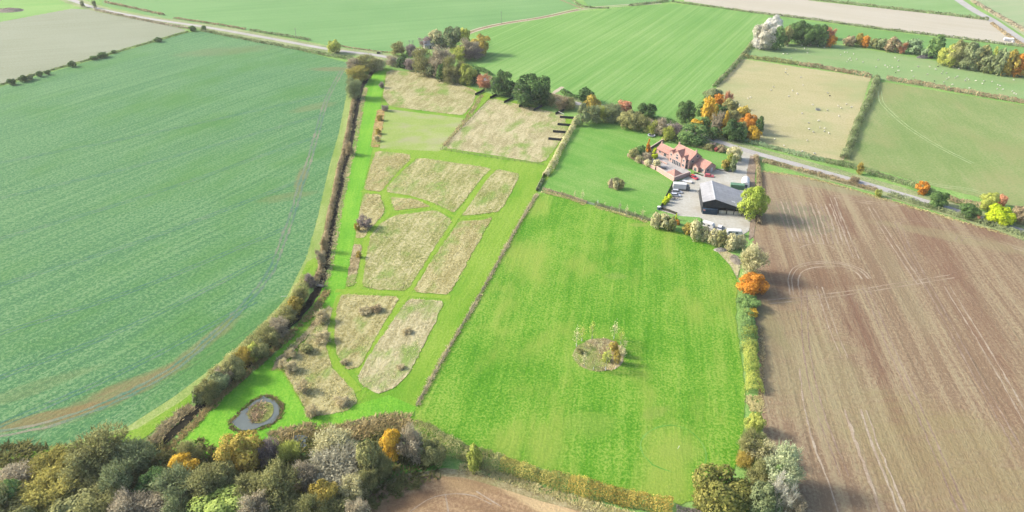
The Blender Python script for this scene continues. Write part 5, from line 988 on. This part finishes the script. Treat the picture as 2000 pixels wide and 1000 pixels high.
def tractor(x, y, rz, m, label, sc=1.0):
    e = empty('tractor', x, y, 0, rz); tag(e, label, 'tractor'); e.scale = (sc,)*3
    b = MB(); b.prism([(-.4, .7), (-.4, 1.35), (1.7, 1.25), (1.85, 1.0), (1.8, .6)], 'y', -.35, .35); b.build('bonnet', m, e)
    c = MB(); c.add([(-1.5, -.75, 1.0), (-.4, -.75, 1.0), (-.4, .75, 1.0), (-1.5, .75, 1.0), (-1.4, -.65, 2.5), (-.55, -.65, 2.5), (-.55, .65, 2.5), (-1.4, .65, 2.5)], [(3, 2, 1, 0), (0, 1, 5, 4), (1, 2, 6, 5), (2, 3, 7, 6), (3, 0, 4, 7), (4, 5, 6, 7)]); c.build('cab', glass, e)
    r = MB(); r.box(-1.5, -.45, -.75, .75, 2.502, 2.6); r.build('cab_roof', m, e)
    for yy in (-.9, .9): wheel(e, -1.1, yy, .8, .45); wheel(e, 1.3, yy*.85, .48, .3)
tractor(*G(1371, 384), R(95), navy, "dark blue tractor parked against the left wall of the barn", 1.15)
e = empty('farm_implement', *G(1364, 375), 0, R(20)); tag(e, "grey farm implement standing beside the dark blue tractor", 'implement')
b = MB(); b.box(-1.3, 1.3, -.1, .1, .75, .9); b.box(-1.3, 1.3, -.8, -.65, .55, .7); b.box(-.1, .1, -.65, -.1, .6, .75); b.build('frame', mat("dull_steel", "77736c", var=0.25), e)
for k in range(6): b = MB(); b.tube((-1.2+k*.48, -.7, .55), (-1.2+k*.48, -.9, .02), .05); b.build('tine', mat("dull_steel", "77736c"), e)
def caravan(px, py, rz, L, label):
    e = empty('caravan', *G(px, py), 0, rz); tag(e, label, 'caravan'); b = MB()
    b.prism([(-L/2, .5), (-L/2-.1, 1.3), (-L/2+.35, 2.35), (L/2-.7, 2.45), (L/2-.1, 1.6), (L/2, .5)], 'y', -1.1, 1.1); b.build('body', white, e)
    for yy in (-1.13, 1.13):
        w_ = MB(); w_.box(-L/2+.7, -L/2+1.8, yy-.02, yy+.02, 1.3, 1.9); w_.box(.2, 1.2, yy-.02, yy+.02, 1.3, 1.9); w_.build('window', glass, e); wheel(e, -.2, yy*.8, .3, .2)
    t = MB(); t.tube((L/2, 0, .45), (L/2+1.1, 0, .42), .06); t.build('tow_bar', steel, e)
caravan(1382, 444, R(-38), 5.4, "white caravan behind the tallest bush below the barn"); caravan(1434, 459, R(-8), 6.2, "white caravan behind the two lowest bushes at the yard corner")
e = empty('oil_tank', *G(1287, 409.5), 0, R(-30)); tag(e, "dark blue tank with a pale lid at the lower-left yard corner", 'tank')
b = MB(); b.tube((0, 0, .1), (0, 0, 1.5), .85, .85, 16); b.build('tank', navy, e); b = MB(); b.tube((0, 0, 1.5), (0, 0, 1.62), .87, .6, 16); b.build('lid', white, e)

# ------------------------------------------------------------------ fences, screens, poles
def fence(name, pts, h, label, m, rails=2, step=3.0, board=False, cat='fence'):
    e = empty(name, pts[0][0], pts[0][1]); tag(e, label, cat); o = Vector((*pts[0], 0)); rl = MB(); n = 0; posts = []
    for i in range(len(pts)-1):
        a = Vector((*pts[i], 0))-o; q = Vector((*pts[i+1], 0))-o; L = (q-a).length; Mx = Matrix.Translation(a) @ Matrix.Rotation(math.atan2(q.y-a.y, q.x-a.x), 4, 'Z')
        if board: rl.box(.06, L-.06, -.03, .03, .06, h, Mx)
        else:
            for k in range(rails): z = h*(k+1)/(rails+.4); rl.box(0, L, .061, .1, z-.05, z+.05, Mx)
        k = int(L/step)
        for j in range(k+1): posts.append(Mx @ Vector((j*L/max(k, 1), 0, 0)))
    rl.build('board_panel' if board else 'rail', m, e)
    pm = None
    for p_ in posts[:100]:
        if pm is None: b = MB(); b.box(-.06, .06, -.06, .06, 0, h+.12); pm = b.build('post', m, e); pm.location = p_
        else: q = pm.copy(); C.objects.link(q); q.parent = e; q.location = p_
    return e
fence('pen_fence', [G(957, 193), G(905, 248), G(864, 291)], 1.2, "post and rail fence down the left side of the pen", dwood)
fence('pen_fence', [G(860, 293), G(960, 309), G(1062, 323)], 1.2, "pale post and rail fence along the bottom of the pen", wood)
fence('paddock_fence', [G(1066, 334), G(1048, 374)], 1.3, "short dark fence at the upper-left corner of the big paddock", dwood, board=True)
fence('paddock_fence', [G(1047, 381), G(930, 589), G(813, 794)], 1.1, "post and wire fence along the left side of the big paddock", wood, rails=3, step=3.5)
fence('yard_fence', [G(1316, 356), G(1288, 411)], 1.5, "dark board fence along the left side of the yard", dwood, board=True)
fence('yard_fence', [G(1292, 409), G(1322, 420)], 1.3, "dark board fence along the lower-left edge of the yard", dwood, board=True)
fence('yard_edging', [G(1399, 331), G(1424, 337), G(1436, 333)], .45, "low dark timber edging round the shrubs beside the drive", dwood, board=True, cat='edging')
fence('paddock_fence', [G(1062, 370), G(1146, 398)], 1.1, "post and wire fence along the young hedge, left of its gap", wood, rails=3)
fence('paddock_fence', [G(1162, 401), G(1270, 433)], 1.1, "post and wire fence along the young hedge, right of its gap", wood, rails=3)
fence('field_gate', [G(1147, 398), G(1161, 402)], 1.2, "grey field gate in the gap of the young hedge", steel, rails=5, step=4.5, cat='gate')
q8 = lambda x, y: (900+x/8.333, 160+y/8.333)
scr = [((235, 222), (385, 148), "alone at the far left corner of the pen"), ((475, 278), (615, 208), "first from the left on the rail behind the pen"), ((705, 348), (850, 276), "second from the left on the rail behind the pen"), ((945, 416), (1080, 342), "third from the left on the rail behind the pen"), ((1185, 478), (1325, 408), "fourth from the left on the rail behind the pen"), ((1540, 536), (1680, 480), "at the right end, under the white pole"),
    ((1612, 592), (1840, 606), "topmost of the four on the right side of the pen"), ((1575, 710), (1785, 726), "second from the top on the right side of the pen"), ((1500, 826), (1705, 842), "third from the top on the right side of the pen"), ((1425, 946), (1650, 966), "lowest of the four on the right side of the pen")]
for a, b_, lb in scr: fence('screen', [G(*q8(*a)), G(*q8(*b_))], 1.55, f"dark wooden screen, {lb}", blackclad, board=True, step=1.8, cat='screen')['group'] = 'dark screens round the pen'
fence('screen_rail', [G(*q8(615, 208)), G(*q8(850, 276)), G(*q8(1080, 342)), G(*q8(1325, 408))], 1.3, "dark rail fence linking the row of screens behind the pen", blackclad, rails=3, step=2.5)
e = empty('jump_pole', *G(*q8(1635, 545)), 0.0, 0); tag(e, "white pole leaning between two dark screens of the pen", 'pole'); p0 = G(*q8(1590, 520)); p1 = G(*q8(1680, 566)); oo = Vector(e.location)
b = MB(); b.tube(Vector((*p0, 1.5))-oo, Vector((*p1, 1.5))-oo, .09); b.build('pole', white, e)
b = MB(); b.tube(Vector((*p1, 0))-oo, Vector((*p1, 1.4))-oo, .06); b.build('upright', wood, e)
def pole(px, pyb, pyt, label, arms=1):
    x, y = G(px, pyb); s = SC(pyb); h = (pyb-pyt)/s/math.cos(math.asin(min(.9, (HGT/math.hypot(x, y, HGT))))) ; e = empty('utility_pole', x, y, 0, R(20)); tag(e, label, 'pole')
    b = MB(); b.tube((0, 0, 0), (0, 0, h), .17, .12, 8); b.build('shaft', mat("pole_wood", "a8a298", var=0.15), e)
    for k in range(arms):
        b = MB(); b.box(-1.0, 1.0, .13, .25, h-.5-k*.9, h-.38-k*.9); a = b.build('crossarm', mat("pole_wood", "a8a298"), e)
        for xx in (-.8, 0, .8): i = MB(); i.tube((xx, .19, h-.378-k*.9), (xx, .19, h-.15-k*.9), .05); i.build('insulator', steel, a)
    return e
pole(979, 46, 24, "pale utility pole beside the farm track at the top"); pole(579, 74, 56, "utility pole standing in the field above the upper-left road"); pole(802, 112, 80, "left utility pole of the pair in front of the cottage", 2); pole(808.5, 110, 80, "right utility pole of the pair in front of the cottage", 2)
b = MB(); b.tube((0, 0, 0), (0, 0, 1.4), .06); e = empty('verge_post', *G(745, 106)); tag(e, "white marker post on the road verge left of the cottage", 'post'); b.build('shaft', white, e); b = MB(); b.box(-.25, .25, -.06, .06, 1.0, 1.5); b.build('plate', white, e)
e = empty('grit_bin', *G(739.5, 105)); tag(e, "small dark bin on the road verge left of the cottage", 'bin'); b = MB(); b.box(-1.1, 1.1, -.7, .7, 0, 1.1); b.build('box', dwood, e); b = MB(); b.prism([(-.75, 1.102), (.75, 1.102), (.6, 1.35), (-.5, 1.45)], 'x', -1.15, 1.15); b.build('lid', dwood, e)
# cottage and shed in the trees
def small_house(px, py, rz, L, W, he, hr, rm, wm, label, cat, name):
    e = empty(name, *G(px, py), 0, rz); tag(e, label, cat); b = MB(); b.prism([(-W/2, 0), (-W/2, he), (0, hr), (W/2, he), (W/2, 0)], 'x', -L/2, L/2); b.build('wall', wm, e)
    r = MB(); gable_roof(r, -L/2-.3, L/2+.3, -W/2, W/2, he, hr, 'x'); ro = r.build('roof', rm, e)
    for xx in (-L/4, L/4):
        w_ = MB(); w_.box(xx-.6, xx+.6, -W/2-.06, -W/2-.002, 1.0, 2.0); f = w_.build('window', white, e); p = MB(); p.box(xx-.5, xx+.5, -W/2-.09, -W/2-.062, 1.1, 1.9); p.build('pane', glass, f)
    d = MB(); d.box(-.45, .45, -W/2-.05, -W/2-.002, .02, 2.0); d.build('door', dwood, e)
    return e, ro
grey_t = tile_mat("grey_tiles", "a5a6a4", "cfd0cc"); e, ro = small_house(839, 93, R(20), 9, 6.5, 3.0, 5.2, grey_t, mat("pale_render", "d8d2c6"), "grey-roofed cottage half hidden among the trees", 'cottage', 'cottage'); b = MB(); b.box(-3.5, -2.8, -.35, .35, 4.6, 6.2); b.build('chimney', brick, ro)
small_house(815, 105, R(-12), 6.5, 4.5, 2.6, 3.4, white, mat("pale_render", "d8d2c6"), "white-roofed shed in front of the cottage", 'shed', 'shed')
# small things in the fields
e = empty('ring_feeder', *G(1597, 215)); tag(e, "round dark feeder in the middle of the dry sheep pasture", 'feeder'); b = MB(); ann(b, 1.25, 1.35, 0.0, .55, 20); b.build('base_ring', steel, e); b = MB(); ann(b, 1.27, 1.33, .95, 1.05, 20); tr = b.build('top_ring', steel, e)
for k in range(12): a = k*math.pi/6; b = MB(); b.tube((1.3*math.cos(a), 1.3*math.sin(a), .55), (1.3*math.cos(a), 1.3*math.sin(a), .95), .03); b.build('bar', steel, e)
b = MB(); b.tube((0, 0, 0.02), (0, 0, .4), 1.15, .9, 14); b.build('hay', mat("dark_hay", "5d5f4a", var=.2), e)
def heap(name, px, py, w_, d_, h, m, label, cat, n=900, cs=0.35):
    e = empty(name, *G(px, py)); tag(e, label, cat)
    p = rng.uniform(-1, 1, (n, 2)); p = p[(p**2).sum(1) < 1]; r2 = (p**2).sum(1); z = h*(1-r2)*(.6+.5*rng.random(len(p)))
    V, F = cards(np.stack([p[:, 0]*w_/2, p[:, 1]*d_/2, z+.05], 1), np.stack([p[:, 0]*.6, p[:, 1]*.6, np.ones(len(p))], 1)+rng.normal(size=(len(p), 3))*.4, cs*rng.uniform(.6, 1.5, len(p)))
    mesh_np('pile', V, F, m, None, e); k = 16; b = MB(); vs = [(0, 0, h*.85)]
    for rr, zz in ((.5, .62), (1.0, 0.0)): vs += [(w_/2*rr*math.cos(2*math.pi*i/k), d_/2*rr*math.sin(2*math.pi*i/k), h*zz) for i in range(k)]
    b.add(vs, [(0, 1+i, 1+(i+1) % k) for i in range(k)]+[(1+i, 1+k+i, 1+k+(i+1) % k, 1+(i+1) % k) for i in range(k)]); b.build('core', m, e)
heap('spoil_heap', 18, 21, 26, 16, 2.0, mat("pale_soil", "cbb8a2", var=.15), "wide pale spoil heap at the far top left", 'heap', 2500, .9)
heap('rubble_heap', 1407, 489, 5.5, 3, .9, stone, "grey rubble heap at the paddock corner below the yard", 'heap')
heap('log_heap', 1436, 508, 4.5, 8, 1.0, mat("dead_wood", "b9ad98", var=.25), "heap of dead branches beside the pale olive willow", 'heap')
heap('brush_heap', 1806, 113, 12, 5, 2.4, mat("grey_brush", "8f8a86", var=.2), "grey brushwood heap at the foot of the tree belt beyond the sheep", 'heap', 1200, .6)
e = empty('white_trailer', *G(1969, 80), 0, R(-20)); tag(e, "white sheeted trailer at the far right end of the cream stubble", 'trailer'); b = MB(); b.prism([(-1.2, .4), (-1.2, 2.0), (0, 2.6), (1.2, 2.0), (1.2, .4)], 'x', -3.2, 3.2); b.build('cover', white, e)
for yy in (-1, 1): wheel(e, 0, yy, .45, .3)
e = empty('wrapped_bale', *G(1978, 83)); tag(e, "small white wrapped bale beside the far white trailer", 'bale'); b = MB(); b.tube((-.7, 0, .65), (.7, 0, .65), .65, n=14); b.build('wrap', white, e); b = MB(); b.tube((.7, 0, .65), (.74, 0, .65), .45, .3, n=14); b.build('end_fold', white, e)
e = empty('footbridge', *G(617, 559), 0, R(-12)); tag(e, "plank footbridge with a handrail over the ditch", 'footbridge'); b = MB()
for k in range(8): b.box(-3+k*.76, -3+k*.76+.7, -.6, .6, .55, .63)
b.build('deck', wood, e)
for yy in (-.55, .55):
    b = MB(); b.box(-3, 3, yy-.04, yy+.04, 1.5, 1.58)
    for xx in (-2.9, 0, 2.9): b.box(xx-.05, xx+.05, yy-.05, yy+.05, .64, 1.498)
    b.build('handrail', wood, e)
b = MB(); b.box(-3.1, 3.1, -.5, .5, .3, .548); b.build('beam', dwood, e)
e = empty('fallen_pole', *G(556, 581), 0, R(3)); tag(e, "thin white pole lying across the crop edge near the footbridge", 'pole'); b = MB(); b.tube((-1.2, 0, .5), (1.2, 0, .6), .05); b.build('pole', white, e); b = MB(); b.tube((-1.0, 0, 0), (-1.0, 0, .46), .04); b.build('prop', wood, e)
e = empty('field_marker', *G(1323.5, 877), 0, 0); tag(e, "thin white peg in the trodden ring of the big paddock", 'peg'); b = MB(); b.tube((0, 0, 0), (.3, .1, 1.0), .05); b.build('shaft', white, e); b = MB(); b.tube((.29, .095, 1.0), (.31, .1, 1.1), .08); b.build('cap', white, e)

# ------------------------------------------------------------------ saplings
def sapling_proto():
    segs = [(np.zeros(3), np.array([.01, .01, .55]), .012, .009), (np.array([.01, .01, .55]), np.array([.0, .02, 1.0]), .009, .005)]
    for k in range(7): a = k*2.4; z = .45+.07*k; p = np.array([0, .01, z]); segs.append((p, p+np.array([math.cos(a)*.15, math.sin(a)*.15, .16]), .006, .003))
    V, F = tubes_np(segs, 5); tm = mesh_np('stem', V, F, pale_bark, None, 'MESH')
    n = 150; p = rng.normal(size=(n, 3))*np.array([.1, .1, .2])+np.array([0, 0, .76]); V, F = cards(p, rng.normal(size=(n, 3))+np.array([0, 0, .5]), np.full(n, .055)*rng.uniform(.6, 1.4, n)); cm = mesh_np('crown', V, F, bark, rng.random(n), 'MESH')
    g = MB(); g.tube((.03, 0, 0), (.03, 0, .2), .018, .018, 6); me = g.build('tree_guard', white); gm = me.data; bpy.data.objects.remove(me); return tm, cm, gm
SP = sapling_proto()
def sapling(px, pyb, pyt, col, label, group):
    x, y = G(px, pyb); dep = math.atan2(HGT, math.hypot(x, y)); h = max(1.2, (pyb-pyt)/SC(pyb)/math.cos(dep)); e = empty('sapling', x, y, 0, rng.uniform(0, 6.28)); tag(e, label, 'sapling', group)
    for me, nm, mt in ((SP[0], 'stem', pale_bark), (SP[1], 'crown', leaf_mat(*PAL[col])), (SP[2], 'tree_guard', white)):
        o = bpy.data.objects.new(nm, me); link(o, e); o.scale = (h, h, h); o.material_slots[0].link = 'OBJECT'; o.material_slots[0].material = mt
z2 = lambda x, y: (1100+x/8.333, 620+y/8.333)
for i, (x, yb, yt, c, lb) in enumerate(((210, 470, 235, 'CR', "on the left rim"), (305, 390, 175, 'YG', "on the upper-left rim"), (465, 350, 125, 'YG', "tallest, at the top left"), (822, 350, 125, 'CR', "at the top right, twiggy"), (937, 440, 240, 'YG', "on the upper-right rim"), (1000, 520, 380, 'CR', "on the right rim"), (955, 730, 540, 'CR', "low on the right rim"), (850, 830, 640, 'GO', "at the lower right"), (690, 860, 560, 'YG', "at the bottom centre"), (500, 860, 640, 'OL', "at the bottom left of centre"), (335, 800, 620, 'CR', "at the lower left"), (595, 600, 430, 'CR', "in the very middle"), (210, 700, 590, 'CR', "low on the left rim"), (355, 500, 410, 'OL', "inside the upper left"))):
    sapling(*z2(x, yb), z2(x, yt)[1], c, f"thin staked sapling of the round grass island, {lb}", 'saplings of the round island')
tree_group([(*[z2(825, 0)[0]], z2(0, 370)[1], z2(0, 560)[1], 20, 'd', 'GO'), (z2(700, 0)[0], z2(0, 560)[1], z2(0, 720)[1], 17, 'd', 'YG'), (z2(880, 0)[0], z2(0, 520)[1], z2(0, 760)[1], 16, 'd', 'GO'), (z2(960, 0)[0], z2(0, 440)[1], z2(0, 640)[1], 14, 'a', 'CR'), (z2(280, 0)[0], z2(0, 480)[1], z2(0, 600)[1], 16, 'a', 'OL')], "on the round island of the big paddock", "shrubs on the round island", 'shrub', 'shrub', name='shrub')
z3 = lambda x, y: (1040+x/7.143, 320+y/7.143)
for i, (x, yb, yt, c) in enumerate(((230, 385, 340, 'CR'), (410, 430, 380, 'CR'), (590, 490, 400, 'CR'), (693, 510, 400, 'CR'), (907, 580, 520, 'LB'), (1005, 600, 540, 'CR'), (1100, 655, 590, 'TW'), (1213, 680, 565, 'TW'), (1310, 720, 610, 'CR'), (1425, 740, 670, 'CR'), (1525, 790, 650, 'CR'))):
    sapling(*z3(x, yb), z3(x, yt)[1], c, f"young thin tree, {ORD[i]} from the left along the young paddock hedge", 'young trees along the paddock hedge')

# ------------------------------------------------------------------ sheep
def sheep_mesh():
    P = [(0, 0, .62, .30), (.38, 0, .64, .27), (-.38, 0, .63, .28), (.56, 0, .76, .15), (.74, 0, .86, .12), (.9, 0, .78, .07), (.33, .14, .3, .07), (.33, .14, .02, .05), (.33, -.14, .3, .07), (.33, -.14, .02, .05), (-.36, .15, .32, .08), (-.38, .15, .02, .05), (-.36, -.15, .32, .08), (-.38, -.15, .02, .05), (-.6, 0, .55, .06), (.72, .14, .88, .04), (.72, -.14, .88, .04)]
    E_ = [(0, 1), (0, 2), (1, 3), (3, 4), (4, 5), (1, 6), (6, 7), (1, 8), (8, 9), (2, 10), (10, 11), (2, 12), (12, 13), (2, 14), (4, 15), (4, 16)]
    me = bpy.data.meshes.new('sheep'); me.from_pydata([p[:3] for p in P], E_, []); o = bpy.data.objects.new('sheep_skin', me); C.objects.link(o)
    sk = o.modifiers.new('skin', 'SKIN')
    for v, p in zip(me.skin_vertices[0].data, P): v.radius = (p[3], p[3])
    me.skin_vertices[0].data[0].use_root = True
    ss = o.modifiers.new('sub', 'SUBSURF'); ss.levels = 1; ss.render_levels = 1
    dg = bpy.context.evaluated_depsgraph_get(); m2 = bpy.data.meshes.new_from_object(o.evaluated_get(dg)); bpy.data.objects.remove(o); m2.name = 'sheep'; return m2
SM = sheep_mesh(); wool = mat("white_wool", "f1ecd8", var=.05, k=0.45); dwool = mat("dark_wool", "4a443c", var=.1); SM.materials.clear(); SM.materials.append(wool)
for p in SM.polygons: p.use_smooth = True
F5 = [(118, 420), (150, 420), (148, 360), (265, 355), (312, 358), (330, 350), (285, 378), (215, 385), (310, 388), (308, 413), (180, 455), (393, 360), (440, 372), (598, 408), (618, 408), (565, 428), (668, 422), (640, 455), (628, 466), (648, 472), (690, 463), (615, 482), (740, 485), (858, 467), (992, 450), (1015, 472), (842, 523), (912, 510), (932, 524), (950, 514), (970, 528), (1013, 522), (1017, 552), (1120, 553), (1172, 520), (1262, 520), (1310, 542), (1365, 557), (1393, 570), (1355, 573), (1243, 580), (1135, 597), (1412, 605), (1396, 615), (1477, 598), (1460, 608), (1370, 642), (1437, 660), (1550, 612), (1565, 622), (1540, 629), (1620, 630), (1685, 632), (1672, 652), (1747, 637), (1793, 662), (1812, 670), (1790, 695), (1832, 698), (1905, 713), (1920, 728), (1937, 736), (1918, 624), (1490, 538), (1570, 687), (1445, 522)]
F6 = [(703, 160), (700, 187), (718, 205), (835, 232), (855, 300), (595, 316), (572, 345), (760, 350), (802, 376), (728, 400), (368, 420), (390, 410), (292, 478), (938, 474), (1075, 370), (1165, 484), (1238, 470), (1190, 505), (1282, 497), (1070, 524), (1173, 577), (845, 552), (990, 617), (905, 636), (1002, 678), (1045, 685), (905, 690), (947, 718), (1043, 710), (1083, 727), (602, 780), (890, 792), (685, 838), (845, 890), (958, 910)]
def sheep(px, py, label, group, m=wool):
    o = bpy.data.objects.new('sheep', SM); C.objects.link(o); o.location = (*G(px, py+1.2), 0); s = rng.uniform(0.8, 1.0); o.scale = (s, s, s); o.rotation_euler = (0, 0, rng.uniform(0, 6.28)); tag(o, label, 'sheep', group)
    if m is not wool: o.material_slots[0].link = 'OBJECT'; o.material_slots[0].material = m
for x, y in F5: sheep(1500+x/4, y/4, "white sheep grazing in the long green pasture below the tree belt", 'white sheep below the tree belt')
for x, y in F6: sheep(1380+x/4.544, 100+y/4.544, "white sheep grazing in the dry pasture around the round feeder", 'white sheep in the dry pasture')
sheep(1380+1092/4.544, 100+395/4.544, "black sheep alone among the white ones in the dry pasture", None, dwool)
for x, y, lb in ((1325, 520, "nearest the tree belt"), (1298, 632, "nearest the dark bushy hedge"), (995, 567, "farthest left")): sheep(1500+x/4, y/4, f"black sheep in the long green pasture, the one {lb}", 'black sheep below the tree belt', dwool)

# ------------------------------------------------------------------ haze
b = MB(); b.box(-2600, 2600, -1300, 4100, -1.0, 152.0)
hm = bpy.data.materials.new("haze"); hm.use_nodes = True; ht = hm.node_tree; ht.nodes.clear()
ho = ht.nodes.new("ShaderNodeOutputMaterial"); hv = ht.nodes.new("ShaderNodeVolumePrincipled")
hv.inputs['Color'].default_value = (0.93, 0.97, 0.95, 1); hv.inputs['Density'].default_value = 0.00006; hv.inputs['Anisotropy'].default_value = 0.2
ht.links.new(hv.outputs[0], ho.inputs['Volume'])
tag(b.build('haze', hm), kind='stuff')
